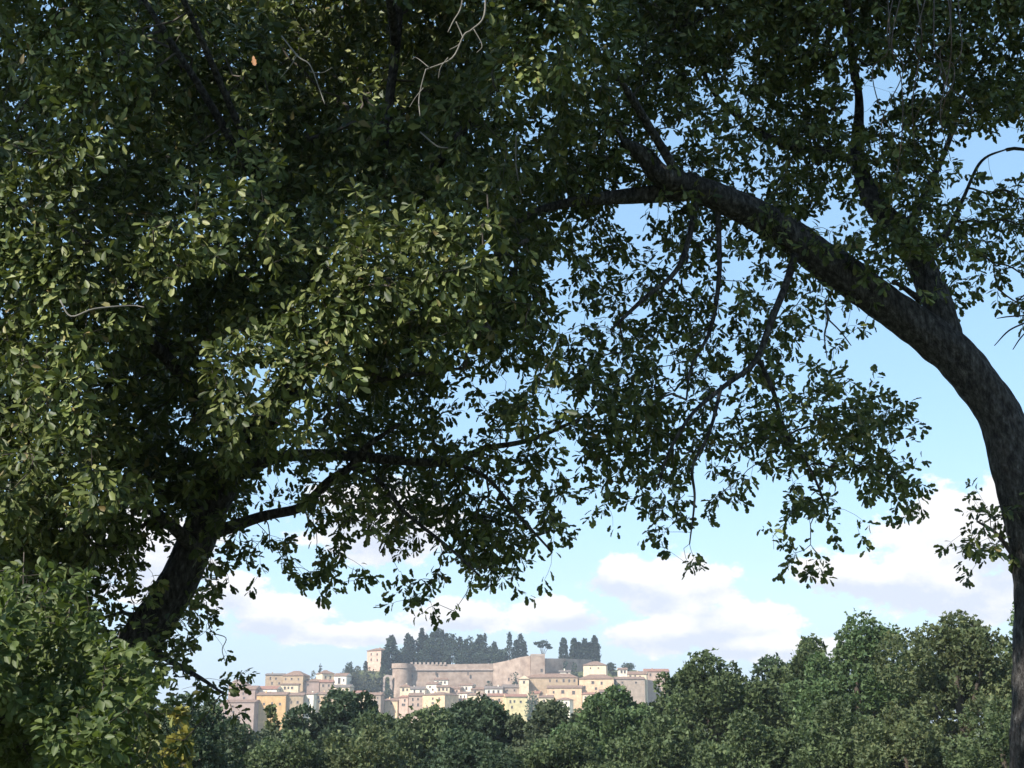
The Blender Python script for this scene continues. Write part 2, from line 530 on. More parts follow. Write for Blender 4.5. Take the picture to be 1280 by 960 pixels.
def house(label, x0, x1, yeave, Y, skew, D, kind, rise, wall, roof='roof', wins=(), cat='house', name='house', wsize=(2.1, 3.0), chim=None, base_z=None, group=None):
    A = P(x0, yeave, Y + max(skew, 0)); B = P(x1, yeave, Y + max(-skew, 0))
    ze = A[2] if skew <= 0 else B[2]
    ex = np.array([B[0] - A[0], B[1] - A[1], 0.0]); W = np.linalg.norm(ex); ex /= W
    ey = np.array([-ex[1], ex[0], 0.0])
    cs = [A, B, A + ey * D, B + ey * D]
    gz = min(float(H(c[0], c[1])) for c in cs) - .5
    if base_z is not None:
        gz = min(gz, base_z)
    t = thing(name, label, cat, (A[0], A[1], gz), group)
    t.rotation_euler = (0, 0, math.atan2(ex[1], ex[0]))
    zt = ze - gz
    n = np.array([ex[1], -ex[0], 0.0])
    ws = []
    for w in wins:
        px, py = w[0], w[1]
        sw, sh = (w[2], w[3]) if len(w) > 2 else wsize
        d = px_dir(px, py)
        tt = np.dot(A - EYE, n) / np.dot(d, n)
        q = EYE + d * tt
        u = float(np.dot(q - A, ex)); z = float(q[2] - gz)
        if len(w) == 2 and random.random() < .12:
            continue
        hw, hh = sw * .51 / 2 * random.uniform(.75, 1.12), sh * .51 / 2 * random.uniform(.75, 1.1)
        z += random.uniform(-.15, .15)
        if u - hw > .15 and u + hw < W - .15 and z + hh < zt - .15:
            ws.append((u - hw, u + hw, z - hh, z + hh))
    wo = obj('wall', facade_shell('wall', W, D, 0, zt, ws, M['w_' + wall]), t)
    for a, b, c, d in ws:
        wd = obj('window', frame_mesh(a, b, c, d), t)
        obj('pane', box_mesh('pane', a + .01, b - .01, .2, .27, c + .01, d - .01, M['pane']), wd)
    ro = obj('roof', roof_mesh('roof', W, D, zt, kind, rise, [M[roof], M['w_' + wall]]), t)
    if chim is None and kind != 'shed' and random.random() < .6:
        chim = [(random.uniform(.2, .8), random.uniform(.3, .7))]
    if chim:
        for (fx, fy) in chim:
            cx, cy = W * fx, D * fy
            top = zt + rise * .55 + 1.5
            obj('chimney', box_mesh('chimney', cx - .35, cx + .35, cy - .35, cy + .35, zt + .3, top, M['w_' + wall]), ro)
    return t


def frame_mesh(a, b, c, d):
    """stone surround with a sill, slightly proud of the wall"""
    V, Fc = [], []
    for (x0, x1, y0, y1, z0, z1) in ((a - .12, a - .002, -.05, .1, c, d + .12), (b + .002, b + .12, -.05, .1, c, d + .12), (a, b, -.05, .1, d + .002, d + .12), (a - .2, b + .2, -.12, .1, c - .14, c - .002)):
        o = len(V)
        V += [(x0, y0, z0), (x1, y0, z0), (x1, y1, z0), (x0, y1, z0), (x0, y0, z1), (x1, y0, z1), (x1, y1, z1), (x0, y1, z1)]
        Fc += box_faces(o)
    return py_mesh('window', V, Fc, M['trim'])


def row(y, *xs):
    return [(x, y) for x in xs]


def build_town():
    # left flank of the hill
    house('tall mauve stone palazzo at the low left end of the town', 275, 318, 878, 800, 4, 12, 'gable', 1.6, 'mauve', 'roof',
          row(883, 283, 291, 298.5, 306) + row(890, 284, 291.5, 299, 307) + row(897, 283, 290, 299))
    house('mauve house with plain gable stacked above the left palazzo', 288, 319, 862, 816, 2, 12, 'gable', 2.4, 'mauve', 'roof', row(867, 296, 304, 311) + row(873, 297, 305))
    house('small dim house whose gable peak tops the left roofs', 286, 304, 856, 832, 3, 9, 'front', 3.2, 'mauve', 'roof', row(859, 293))
    house('low grey shed house behind oak sprays at far left end of town', 250, 272, 900, 790, 0, 9, 'shed', 1.2, 'stone', 'roof_grey')
    house('peach house end showing through oak sprays at far left of town', 262, 275, 887, 806, 0, 8, 'gable', 1.4, 'peach', 'roof')
    house('long pale house with dull red roof above the orange palazzo', 319, 346, 861.5, 822, 2, 10, 'gable', 1.9, 'white', 'roof_red', row(866, 323, 330, 338))
    house('bright orange palazzo with blank upper wall and brown roof', 321, 357.5, 869, 805, 2, 13, 'gable', 1.9, 'orange', 'roof', row(880, 330, 340, 350) + row(888, 333, 345), cat='palazzo', name='palazzo')
    house('orange-brown house joined to right of the orange palazzo', 358, 379, 869.5, 807, 0, 12, 'gable', 1.7, 'tan', 'roof', row(878, 364, 372))
    house('narrow whitewashed house end right of the orange palazzo', 380, 392, 868, 809, 3, 10, 'gable', 1.2, 'white', 'roof', row(875, 386))
    house('long tan house with low roof on left skyline', 332, 354, 844, 842, 0, 11, 'gable', 1.2, 'tan', 'roof_grey', row(848, 338, 345) + row(854, 340, 349), chim=[(.3, .5)])
    house('tan gabled house with two dark upper windows on left skyline', 354, 379, 844.5, 838, 3, 11, 'hip', 3.0, 'tan', 'roof', row(849, 357, 364.5, 373) + [(357, 857, 2.2, 2.2), (362, 857, 2.2, 2.2)])
    house('pale terrace house with row of openings under the gabled house', 351, 373, 856, 828, 0, 6, 'shed', .9, 'cream', 'roof', row(860, 356, 360.5, 365))
    house('shaded small house left of the lone cypress', 380, 399, 852, 840, 0, 9, 'gable', 1.4, 'mauve', 'roof', row(856, 385, 393))
    house('cream house with bright gable right of the lone cypress', 403, 418, 842, 846, -4, 10, 'hip', 2.2, 'cream', 'roof', row(847, 407, 413))
    house('white house with tall dark archway below the brown scrub', 417.5, 433, 845, 843, 2, 9, 'gable', 1.8, 'white', 'roof', [(424, 851, 3.2, 7), (429.5, 850, 1.8, 3)])
    house('low house with red-brown roof before the cream gabled house', 400, 416, 853, 836, 0, 7, 'gable', 1.6, 'stone', 'roof_red', row(857, 404, 411))
    house('low stone house half hidden by trees under the scrub', 416, 437, 859, 830, 2, 9, 'gable', 1.6, 'cream', 'roof_grey', row(863, 421, 429))
    house('square pink villa tower standing alone on the hilltop', 459, 476.5, 813, 878, 7, 9, 'hip', 1.7, 'villa', 'roof', row(818, 464, 471.5) + row(825, 464, 471.5), name='villa_tower', cat='tower')
    # under the castle
    house('small cream house with peaked roof at foot of the round tower', 500, 513, 859, 842, 0, 7, 'hip', 1.9, 'cream', 'roof', row(862, 504, 509))
    house('tan cottage between trees left below the round tower', 481, 497, 876, 822, 3, 8, 'gable', 1.5, 'peach', 'roof', [(489, 879.5, 2.4, 2.4)])
    house('grey roofed house strip before the castle wall by round tower', 513, 531, 861.5, 836, 0, 8, 'gable', 1.6, 'white', 'roof_grey', row(864, 518, 526))
    house('tall white house against the castle wall with brown roof', 533, 546, 855.5, 840, 2, 8, 'gable', 1.4, 'white', 'roof', [(537.5, 858.5, 2.4, 2.6), (541, 862, 2, 2.4)])
    house('white attic house highest against the long castle wall', 543, 560, 850, 846, 0, 8, 'gable', 1.3, 'white', 'roof', row(853, 547, 551.5, 556))
    house('cream house with two windows below the white attic house', 546, 562, 859, 834, 0, 7, 'gable', 1.2, 'cream', 'roof', row(862, 549, 554, 558.5))
    house('small mauve house behind the big orange corner palazzo', 562, 575, 861, 838, 2, 8, 'gable', 1.2, 'pink', 'roof', row(864, 566, 571))
    house('white house with brown roof under the middle of castle wall', 574, 590, 857, 842, 2, 8, 'gable', 1.3, 'white', 'roof', row(860.5, 577.5, 583))
    house('low tan house at middle foot of castle wall', 589, 605, 862, 841, 0, 8, 'gable', 1.5, 'stone', 'roof', row(865, 594, 600))
    house('pinkish wing joined to left of the orange corner palazzo', 511, 528, 870, 812, 0, 12, 'gable', 1.8, 'pink', 'roof', row(874, 516, 522.5) + row(881, 516, 522.5))
    house('big orange corner palazzo with three rows of windows and shaded side', 528.2, 556, 868.5, 800, 9, 14, 'hip', 1.7, 'peach', 'roof',
          row(873.5, 532, 541, 549) + [(541, 879, 4.2, 2)] + row(885, 534, 541, 549) + row(891.5, 541, 549), cat='palazzo', name='palazzo', chim=[(.3, .4)])
    house('white house with window column right of the corner palazzo', 572, 584, 867, 824, 3, 9, 'gable', 1.2, 'white', 'roof', row(871, 576, 580.5) + row(877, 577))
    house('low pinkish house tucked beside shaded flank of corner palazzo', 565, 582, 876, 812, 0, 8, 'gable', 1.4, 'pink', 'roof', row(880, 570, 576))
    house('narrow cream house between white house and grey roofed row', 585, 604, 869, 820, 2, 9, 'gable', 1.3, 'cream', 'roof', row(873, 590, 597))
    house('bright house under long grey roof below castle bend', 606, 628, 861, 836, 0, 9, 'gable', 1.7, 'white', 'roof_grey', row(864.5, 611, 617, 623))
    house('grey roofed house row below the castle bastion', 628.5, 652, 859.5, 840, 0, 9, 'gable', 1.9, 'stone', 'roof_grey', row(863, 634, 643))
    house('orange house with dull red roof left of the yellow house', 610, 632, 870, 818, 0, 10, 'gable', 1.5, 'peach', 'roof_red', row(875, 616, 624) + row(882, 617, 626))
    house('pale yellow house with brown roof above valley trees', 632.5, 659, 871, 814, -2, 10, 'gable', 1.6, 'yellow', 'roof_red', row(877, 643, 651, 638) + row(884, 640, 648))
    house('long tan hall with row of dark windows under weathered roof', 657, 722, 847, 840, 3, 12, 'hip', 2.6, 'tan', 'roof', row(851, 687.5, 696, 700, 704.5, 711.5, 718), wsize=(2.2, 3.6), cat='hall', name='hall')
    house('bright gable end house at left end of long hall', 649, 661, 849, 836, 0, 9, 'front', 2.0, 'cream', 'roof', row(853, 655))
    house('peach house with two square windows in front of long hall', 684, 727, 860, 828, 2, 8, 'shed', 1.7, 'peach', 'roof', [(703.5, 865, 3.4, 3.6), (717, 865.5, 3.6, 4), (692, 865, 2.2, 2.6)])
    house('low cream house with red-brown roof at foot of peach house', 674, 692, 872, 816, 0, 8, 'gable', 1.5, 'cream', 'roof', row(876, 680, 686))
    house('little white house with grey-green roof behind long hall', 700, 713, 840, 852, 0, 6, 'gable', 1.1, 'white', 'roof_grey', row(842, 704, 709))
    house('wide pink house beneath the belvedere with one square window', 724, 767, 848.5, 834, 3, 13, 'hip', 2.8, 'peach', 'roof', [(741, 853, 4, 3.6), (731, 859, 2.2, 3), (752, 854, 2.4, 3), (745, 861, 2.4, 3)])
    house('square cream belvedere tower with pyramid roof', 729, 757.5, 831.5, 846, 2, 13, 'hip', 2.6, 'cream', 'roof', [(738, 835, 1.6, 1.6), (748, 835, 1.6, 1.6)], name='belvedere', cat='tower')
    # small houses low among the treetops
    for lab, x0, x1, ye, Y, wl, rf in (
            ('small peach house low beside the narrow whitewashed end', 394, 410, 868, 812, 'peach', 'roof'), ('small cream house in treetops below the scrub slope', 440, 456, 866, 818, 'cream', 'roof_red'),
            ('small stone house below the scrub beside tan cottage', 458, 476, 869, 815, 'stone', 'roof'), ('narrow pink house left of the pinkish palazzo wing', 499, 510, 872, 815, 'pink', 'roof_red'),
            ('small white house low between corner palazzo and orange house', 592, 606, 880, 806, 'white', 'roof'), ('little tan house squeezed left of the orange red-roofed house', 601, 610, 872, 816, 'tan', 'roof_grey'),
            ('small tan house right of the pale yellow house', 661, 674, 867, 818, 'tan', 'roof_red'), ('low white house under the peach house windows', 696, 712, 875, 814, 'white', 'roof'),
            ('low peach house beneath the wide pink house', 728, 746, 868, 818, 'cream', 'roof_red'), ('stone cottage below the belvedere right corner', 750, 766, 865, 820, 'stone', 'roof')):
        house(lab, x0, x1, ye, Y, random.choice((0, 2, 3)), 7, random.choice(('gable', 'hip', 'gable')), random.uniform(1.1, 1.6), wl, rf, row(ye + 3.5, x0 + 4, x1 - 4) + row(ye + 9, x0 + 4.5, x1 - 4.5))
    house('white house with chimney on right shoulder of the town', 773, 784, 837, 858, 0, 8, 'gable', 1.2, 'white', 'roof', row(840, 777, 781))
    house('cream row with red-brown roof on right shoulder', 784.5, 808, 843, 850, 2, 9, 'gable', 2.0, 'cream', 'roof', row(846, 788, 794, 800), chim=[(.5, .5)])
    house('rough stone house stepping down right of the belvedere', 770, 806, 849, 840, 0, 10, 'shed', 1.8, 'stone', 'roof', row(853, 778, 786, 795))
    house('pinkish house with red roof at right end of town', 806, 836, 839.5, 862, 0, 10, 'gable', 1.8, 'pink', 'roof_red', row(843, 813, 821, 829))


build_town()


def wall_strip(name, pts, zb, th, mat, base):
    """wall following plan points (x, y, ztop) with thickness th to the back"""
    pts = [np.array(p, float) for p in pts]
    V = []
    for i, p in enumerate(pts):
        a = pts[max(i - 1, 0)]; b = pts[min(i + 1, len(pts) - 1)]
        d = np.array([b[0] - a[0], b[1] - a[1]]); d /= np.linalg.norm(d)
        nb = np.array([-d[1], d[0]]) * th
        V += [(p[0], p[1], zb), (p[0] + nb[0], p[1] + nb[1], zb), (p[0] + nb[0], p[1] + nb[1], p[2]), (p[0], p[1], p[2])]
    Fc = []
    for i in range(len(pts) - 1):
        o, q = 4 * i, 4 * i + 4
        for k in range(4):
            k2 = (k + 1) % 4
            Fc.append((o + k, q + k, q + k2, o + k2))
    e = 4 * (len(pts) - 1)
    Fc += [(0, 1, 2, 3), (e + 3, e + 2, e + 1, e)]
    V = [np.array(v) - base for v in V]
    return py_mesh(name, V, Fc, mat)


def build_castle():
    tc = P(502, 860, 864)
    base = np.array([tc[0], 864.0, 28.0])
    t = thing('castle', 'pinkish stone castle with round tower and long battlemented wall', 'castle', base)
    # round tower
    zt = P(502, 829, 858)[2]
    prof = [(6.9, 0), (6.35, 8), (6.05, 15), (6.0, zt - 28 - 3.6), (6.55, zt - 28 - 3.0), (6.6, zt - 28 - .6), (6.6, zt - 28), (5.7, zt - 28), (5.7, zt - 28 - 1.1)]
    n = 40
    V = [(r * math.cos(2 * math.pi * k / n), r * math.sin(2 * math.pi * k / n), z) for r, z in prof for k in range(n)]
    Fc = [(i * n + k, i * n + (k + 1) % n, (i + 1) * n + (k + 1) % n, (i + 1) * n + k) for i in range(len(prof) - 1) for k in range(n)]
    Fc.append(tuple((len(prof) - 1) * n + k for k in range(n)))
    obj('round_tower', py_mesh('round_tower', V, Fc, M['castle']), t)
    def wpt(px, py, Y):
        return P(px, py, Y)
    # long curtain wall
    w1 = [wpt(511, 830.5, 864), wpt(557, 830.3, 865), wpt(616, 829.5, 866)]
    cw = obj('curtain_wall', wall_strip('curtain_wall', w1, 26, 2.2, M['castle'], base), t)
    band = [wpt(513, 837.2, 863.6), wpt(616, 837.0, 865.6)]
    a, b = band[0] - base, band[1] - base
    obj('string_course', py_mesh('string_course', [(a[0], a[1] - .25, a[2] - .45), (b[0], b[1] - .25, b[2] - .45), (b[0], b[1] + .6, b[2] - .45), (a[0], a[1] + .6, a[2] - .45),
                                 (a[0], a[1] - .25, a[2] + .45), (b[0], b[1] - .25, b[2] + .45), (b[0], b[1] + .6, b[2] + .45), (a[0], a[1] + .6, a[2] + .45)], box_faces(), M['trim']), cw)
    mm = None
    for k in range(9):
        px = 514.5 + k * 5.2
        q = wpt(px, 830.4, 864.3) - base
        if mm is None:
            mm = box_mesh('merlon', -.75, .75, 0.05, .75, -.3, 1.25, M['trim'])
        obj('merlon', mm, cw, q)
    for (px, py) in ((515.5, 845), (545, 842), (585, 842)):
        q = wpt(px, py, 863.6) - base
        obj('loophole', box_mesh('loophole', -.4, .4, .18, .6, -1.0, 1.0, M['pane']), cw, q)
    # wall that climbs forward to the bastion, lit face
    w2 = [wpt(616.2, 829.3, 866), wpt(633, 826, 860), wpt(650, 821.5, 853.5), wpt(663, 819.5, 851.5)]
    bw = obj('bastion_wall', wall_strip('bastion_wall', w2, 26, 2.6, M['castle'], base), t)
    for (px, py, Y) in ((636, 849, 858.5), (645, 851, 855)):
        q = wpt(px, py, Y) - base
        obj('loophole', box_mesh('loophole', -.5, .5, -.04, .3, -.9, .9, M['pane']), bw, q)
    # square tower
    a, b = wpt(663.5, 818, 847), wpt(681, 818, 847)
    st = obj('square_tower', box_mesh('square_tower', a[0] - base[0], b[0] - base[0], 847 - 864, 858 - 864, -2, a[2] - 28, M['castle']), t)
    obj('parapet', box_mesh('parapet', a[0] - base[0] - .15, b[0] - base[0] + .15, 847 - 864 - .15, 858 - 864 + .15, a[2] - 28 - .9, a[2] - 28 + .25, M['trim']), st)
    q = wpt(677, 838, 846.9) - base
    obj('window', box_mesh('window', -.7, .7, -.03, .3, -1.0, 1.0, M['pane']), st, q)
    # receding wall in shade
    w3 = [wpt(681.5, 823, 856), wpt(706, 823.2, 866), wpt(740, 824.5, 884)]
    obj('rear_wall', wall_strip('rear_wall', w3, 26, 2.0, M['castle'], base), t)
    # pale ruined arch left of the round tower
    a = P(479, 843, 858); bz = float(H(a[0], 858)) - .3
    t2 = thing('ruined_arch', 'pale ruined stone arch left of the round tower', 'ruin', (a[0], 858, bz))
    W = 5.6; ht = a[2] - bz
    obj('pier', box_mesh('pier', 0, 1.3, 0, 1.2, 0, ht - 1.5, M['trim']), t2)
    obj('pier', box_mesh('pier', W - 1.5, W, 0, 1.2, 0, ht - .6, M['trim']), t2)
    V, Fc = [], []
    for i in range(9):
        ang = math.pi * i / 8
        for rr in (1.45, 2.75):
            for yy in (0.02, 1.18):
                V.append((W / 2 - rr * math.cos(ang), yy, ht - 2.9 + rr * math.sin(ang)))
    for i in range(8):
        o = 4 * i
        Fc += [(o, o + 4, o + 6, o + 2), (o + 1, o + 3, o + 7, o + 5), (o + 2, o + 6, o + 7, o + 3), (o, o + 1, o + 5, o + 4)]
    obj('arch_ring', py_mesh('arch_ring', V, Fc, M['trim']), t2)


build_castle()

# ------------------------------------------------------------------ trees on the hill
def spray_mesh(name, pos, dr, size, mat, k=3, elong=2.2, tri=False):
    """small sprays: k pointed leaf faces fanning from each point"""
    n = len(pos)
    P_, D_, S_ = [], [], []
    for i in range(k):
        P_.append(pos + rng.normal(0, .25, (n, 3)) * size[:, None])
        D_.append(unitv(dr + rng.normal(0, .75, (n, 3))))
        S_.append(size * rng.uniform(.7, 1.25, n))
    p = np.concatenate(P_); d = np.concatenate(D_); s = np.concatenate(S_)
    nr = unitv(rng.normal(0, 1, (len(p), 3)) + np.array([0, 0, .8]))
    sd = unitv(np.cross(d, nr)); nn = np.cross(sd, d)
    w = s / elong
    V = np.stack([p, p + d * (s * .55)[:, None] + sd * w[:, None] + nn * (.12 * s)[:, None], p + d * s[:, None], p + d * (s * .5)[:, None] - sd * w[:, None] + nn * (.12 * s)[:, None]], 1).reshape(-1, 3)
    m = len(p)
    if tri:
        V = V.reshape(m, 4, 3)[:, [0, 1, 3]].copy()
        V[:, 0] -= (d * (s * .15)[:, None])
        V[:, 2] += d * (s * .25)[:, None]
        return np_mesh(name, V.reshape(-1, 3), np.arange(3 * m), np.full(m, 3), mat)
    flat = ((np.arange(m) * 4)[:, None] + np.arange(4)[None, :]).ravel()
    return np_mesh(name, V, flat, np.full(m, 4), mat)


def cypress(px, top, basey, Y, hw, label, group=None, mat='cypress', n=420):
    z1 = P(px, top, Y)[2]
    x = P(px, basey, Y)[0]
    z0 = float(H(x, Y)) - .2
    h = z1 - z0
    s = Y / F
    r = hw * s
    t = thing('cypress', label, 'cypress', (x, Y, z0), group)
    u = rng.uniform(0, 1, n) ** .85
    prof = np.interp(u, [0, .08, .35, .7, .92, 1], [.55, .85, 1, .75, .32, .04])
    a = rng.uniform(0, 2 * math.pi, n)
    rr = r * prof * rng.uniform(.75, 1.12, n) * (1 + .13 * np.sin(3 * a + u * 9 + px))
    pos = np.stack([rr * np.cos(a), rr * np.sin(a), .6 + u * (h - .9)], 1)
    dr = unitv(np.stack([np.cos(a) * .5, np.sin(a) * .5, np.ones(n)], 1))
    obj('crown', spray_mesh('crown', pos, dr, np.full(n, max(.9, r * .55)), M[mat], k=2), t)
    me, _, _ = limb_mesh('trunk', [(0, 0, -.3), (0, 0, h * .5), (.1, 0, h * .93)], [.3, .22, .06], M['bark_far'], sides=6, n=2, bark=0)
    obj('trunk', me, t)


def round_tree(name, label, cat, px, top, hw, Y, mat, n, lobes=12, base_y=None, size=.9, group=None, squash=.8, low=.25, k=3, seed=0, limbs=0, fine=False):
    """broad tree: lobed crown of leaf sprays on trunk and limbs; hw = half width in photo px"""
    rg = np.random.default_rng(seed + int(px * 7 + top))
    z1 = P(px, top, Y)[2]
    x = P(px, top, Y)[0]
    z0 = float(H(x, Y)) - .2
    if base_y is not None:
        z0 = P(px, base_y, Y)[2]
    h = z1 - z0
    r = hw * Y / F * 1.03
    t = thing(name, label, cat, (x, Y, z0), group)
    zlo = h * low
    cz = (h + zlo) / 2; hz = (h - zlo) / 2
    cs = []
    for i in range(lobes):
        v = unitv(rg.normal(0, 1, 3) * np.array([1, 1, .9]) + np.array([0, 0, .25]))
        f = rg.uniform(.5, .95) if fine else rg.uniform(.45, .78)
        lr = rg.uniform(.12, .33) if fine else rg.uniform(.30, .46)
        cs.append((v[0] * r * f, v[1] * r * f, cz + v[2] * hz * f, r * lr, hz * lr * 1.05 if hz > r else r * lr * squash))
    cs.append((0, 0, cz, r * .6, hz * .6))
    cs.append((r * rg.uniform(-.2, .2), 0, h - r * .28, r * .3, r * .3))
    cs = np.array(cs)
    w = cs[:, 3] ** 2; w /= w.sum()
    pick = rg.choice(len(cs), n, p=w)
    v = unitv(rg.normal(0, 1, (n, 3)))
    rad = 1 - np.abs(rg.normal(0, .16, n)); rad = np.where(rg.uniform(0, 1, n) < .12, rad + rg.uniform(0, .28, n), rad)
    pos = cs[pick, :3] + v * np.stack([cs[pick, 3], cs[pick, 3], cs[pick, 4]], 1) * rad[:, None]
    lump = np.array([mnoise.noise(Vector(q * (1.6 / max(.6, r * .25)))) for q in pos])
    keep = (lump > -.32) & (pos[:, 2] > .15)
    pos, v = pos[keep], v[keep]
    pos[:, 2] *= h / np.percentile(pos[:, 2], 99.7)
    dr = unitv(v + np.array([0, 0, .35]))
    cr = obj('crown', spray_mesh('crown', pos, dr, size * rg.uniform(.7, 1.3, len(pos)), M[mat], k=k, tri=fine, elong=1.9), t)
    cr['kind'] = 'stuff'
    me, _, _ = limb_mesh('trunk', [(0, 0, -.3), (r * .04, 0, h * .3), (-r * .03, 0, h * .62), (0, 0, h * .86)], [max(.12, r * .075), r * .06, r * .04, r * .012], M['bark_far'], sides=8, n=3, bark=.06)
    obj('trunk', me, t)
    for i in range(limbs):
        e = cs[i]
        me, _, _ = limb_mesh('limb', [(0, 0, h * .32), (e[0] * .45, e[1] * .45, h * .32 + (e[2] - h * .32) * .6), (e[0], e[1], e[2])], [r * .03, r * .022, r * .008], M['bark_far'], sides=6, n=3, bark=.05)
        obj('limb', me, t)
    return t


def build_hill_trees():
    G = 'cypresses rising from the castle grove'
    lab = 'dark pointed cypress rising from the grove behind battlemented wall'
    for px, top, hw in ((509, 792, 4.5), (514, 797, 4), (527, 787, 5), (533, 794, 4.5), (546, 785.5, 5.5), (540, 791, 5), (552, 789, 4.5), (558, 792, 4), (575, 797, 4.5), (582, 800, 4), (600, 795, 5.5), (606, 792, 3), (596, 801, 5), (618, 803, 4)):
        cypress(px, top, 829, 900 + rng.uniform(-8, 10), hw, lab, G)
    cypress(488.5, 797, 845, 872, 6.5, 'tall broad cypress between pink villa and round tower')
    cypress(481.5, 814, 845, 868, 4.5, 'shorter cypress touching right side of pink villa')
    cypress(457, 827, 838, 872, 1.8, 'tiny cypress at left foot of pink villa', n=120)
    cypress(400, 830, 848, 852, 1.8, 'lone thin cypress on the left skyline above roofs', n=160)
    lab2 = 'cypress in the close row left of the umbrella pine'
    for px, top, hw in ((637, 791, 3.4), (650.5, 793.5, 4.4), (645, 801, 4), (656, 802, 3.2)):
        cypress(px, top, 822, 885, hw, lab2, 'cypresses left of the umbrella pine')
    lab3 = 'cypress in dense dark row above shaded rear castle wall'
    for px, top, hw in ((704.5, 798.5, 4.6), (718, 799, 4.8), (724, 804, 4.2), (731, 800, 4.6), (737, 804, 4.5), (743.5, 797, 5.4)):
        cypress(px, top, 826, 893, hw, lab3, 'cypress row above the rear castle wall', n=560)
    # holm oaks of the grove
    labg = 'rounded blue-green evergreen oak in grove above castle wall'
    spots = [(500, 812, 10), (512, 803, 11), (523, 799, 11), (534, 799, 10), (545, 799, 11), (557, 797, 11), (566, 793, 9), (576, 803, 11), (589, 797, 7), (588, 806, 11), (601, 806, 11), (612, 809, 11), (622, 812, 9), (505, 817, 9), (530, 812, 12), (553, 813, 12), (578, 814, 12), (600, 815, 12), (630, 811, 6)]
    for i, (px, top, hw) in enumerate(spots):
        round_tree('evergreen_oak', labg, 'tree', px, top, hw, 884 + (i % 4) * 4 if top > 808 else 894 + (i % 3) * 3, 'holm', 620, lobes=8, size=1.0, group='evergreen oaks of the castle grove', low=.1, k=2, seed=i)
    # umbrella pine
    Y = 882
    c = P(678, 803, Y); z0 = float(H(c[0], Y)) - .2
    t = thing('umbrella_pine', 'open flat-topped pine with bare limbs beside castle square tower', 'pine', (c[0], Y, z0))
    h = c[2] - z0
    pads = [(-3.4, h - .9, 2.0), (.6, h - .2, 2.6), (3.2, h - 2.0, 2.0), (-1.2, h - 2.6, 1.9), (4.6, h - 3.6, 1.6)]
    pp = []
    for x, z, r in pads:
        v = unitv(rng.normal(0, 1, (130, 3)))
        pp.append(np.array([x, 0, z]) + v * np.array([r, r, r * .36]))
    pp = np.concatenate(pp)
    obj('crown', spray_mesh('crown', pp, np.tile([0, 0, 1.0], (len(pp), 1)), np.full(len(pp), .8), M['cypress'], k=2), t)
    obj('trunk', limb_mesh('trunk', [(0, 0, -.2), (.4, 0, h * .5), (.2, 0, h - 1)], [.4, .3, .12], M['bark_far'], sides=8, n=3, bark=0)[0], t)
    for x, z, r in pads:
        obj('limb', limb_mesh('limb', [(.35, 0, h * .45), (x * .6, 0, z - 1.2), (x, 0, z)], [.2, .14, .05], M['bark_far'], sides=6, n=3, bark=0)[0], t)
    # scrub trees and single trees on the slopes
    round_tree('domed_tree', 'dark domed tree crowning the brown scrub on left skyline', 'tree', 436, 830, 9, 866, 'holm', 700, size=1.0, low=.1, k=2)
    for px, top, hw, Y in ((448, 834, 10, 862), (459, 836, 10, 860), (469, 838, 9, 858), (441, 842, 9, 852), (455, 846, 11, 850), (430, 843, 6, 856)):
        round_tree('scrub_tree', 'brown-green scrub tree on slope left of the castle', 'tree', px, top, hw, Y, 'scrub', 520, lobes=7, size=.9, group='scrub trees left of the castle', low=.05, k=2)
    round_tree('slope_tree', 'dark round tree between pink villa and ruined arch', 'tree', 477, 835, 7, 862, 'holm', 520, size=.9, low=.05, k=2)
    round_tree('slope_tree', 'small dark tree under the ruined arch', 'tree', 485, 857, 6, 846, 'holm', 420, size=.8, low=.05, k=2)
    round_tree('slope_tree', 'pale grey-green tree below ruined arch beside round tower foot', 'tree', 485, 863, 9, 838, 'scrub', 520, size=.9, low=.05, k=2)
    round_tree('slope_tree', 'dark bush against castle wall beside bastion corner', 'tree', 611, 852, 7, 850, 'holm', 420, size=.8, low=.05, k=2)
    round_tree('slope_tree', 'dark tree at foot of bastion left of long hall', 'tree', 644, 841, 6, 846, 'holm', 420, size=.8, low=.05, k=2)
    round_tree('slope_tree', 'dark tree between rear castle wall and little white house', 'tree', 707, 828, 7, 862, 'holm', 420, size=.9, low=.05, k=2)
    round_tree('slope_tree', 'dark tree left of belvedere under rear castle wall', 'tree', 719, 831, 7, 862, 'holm', 420, size=.9, low=.05, k=2)
    round_tree('slope_tree', 'dark tree right behind the belvedere', 'tree', 763, 829.5, 6.5, 868, 'holm', 420, size=.9, low=.05, k=2)
    round_tree('slope_tree', 'dark flat crowned tree behind white house on right shoulder', 'tree', 785, 830, 9, 872, 'holm', 420, size=.9, low=.3, k=2)
    round_tree('slope_tree', 'green tree rising before the yellow house roof', 'tree', 665, 866, 9, 800, 'far_tree', 520, size=.9, low=.05, k=2)
    round_tree('slope_tree', 'dim purple-grey trees left of lone cypress', 'tree', 392, 840, 7, 856, 'scrub', 420, size=.8, low=.05, k=2)


build_hill_trees()

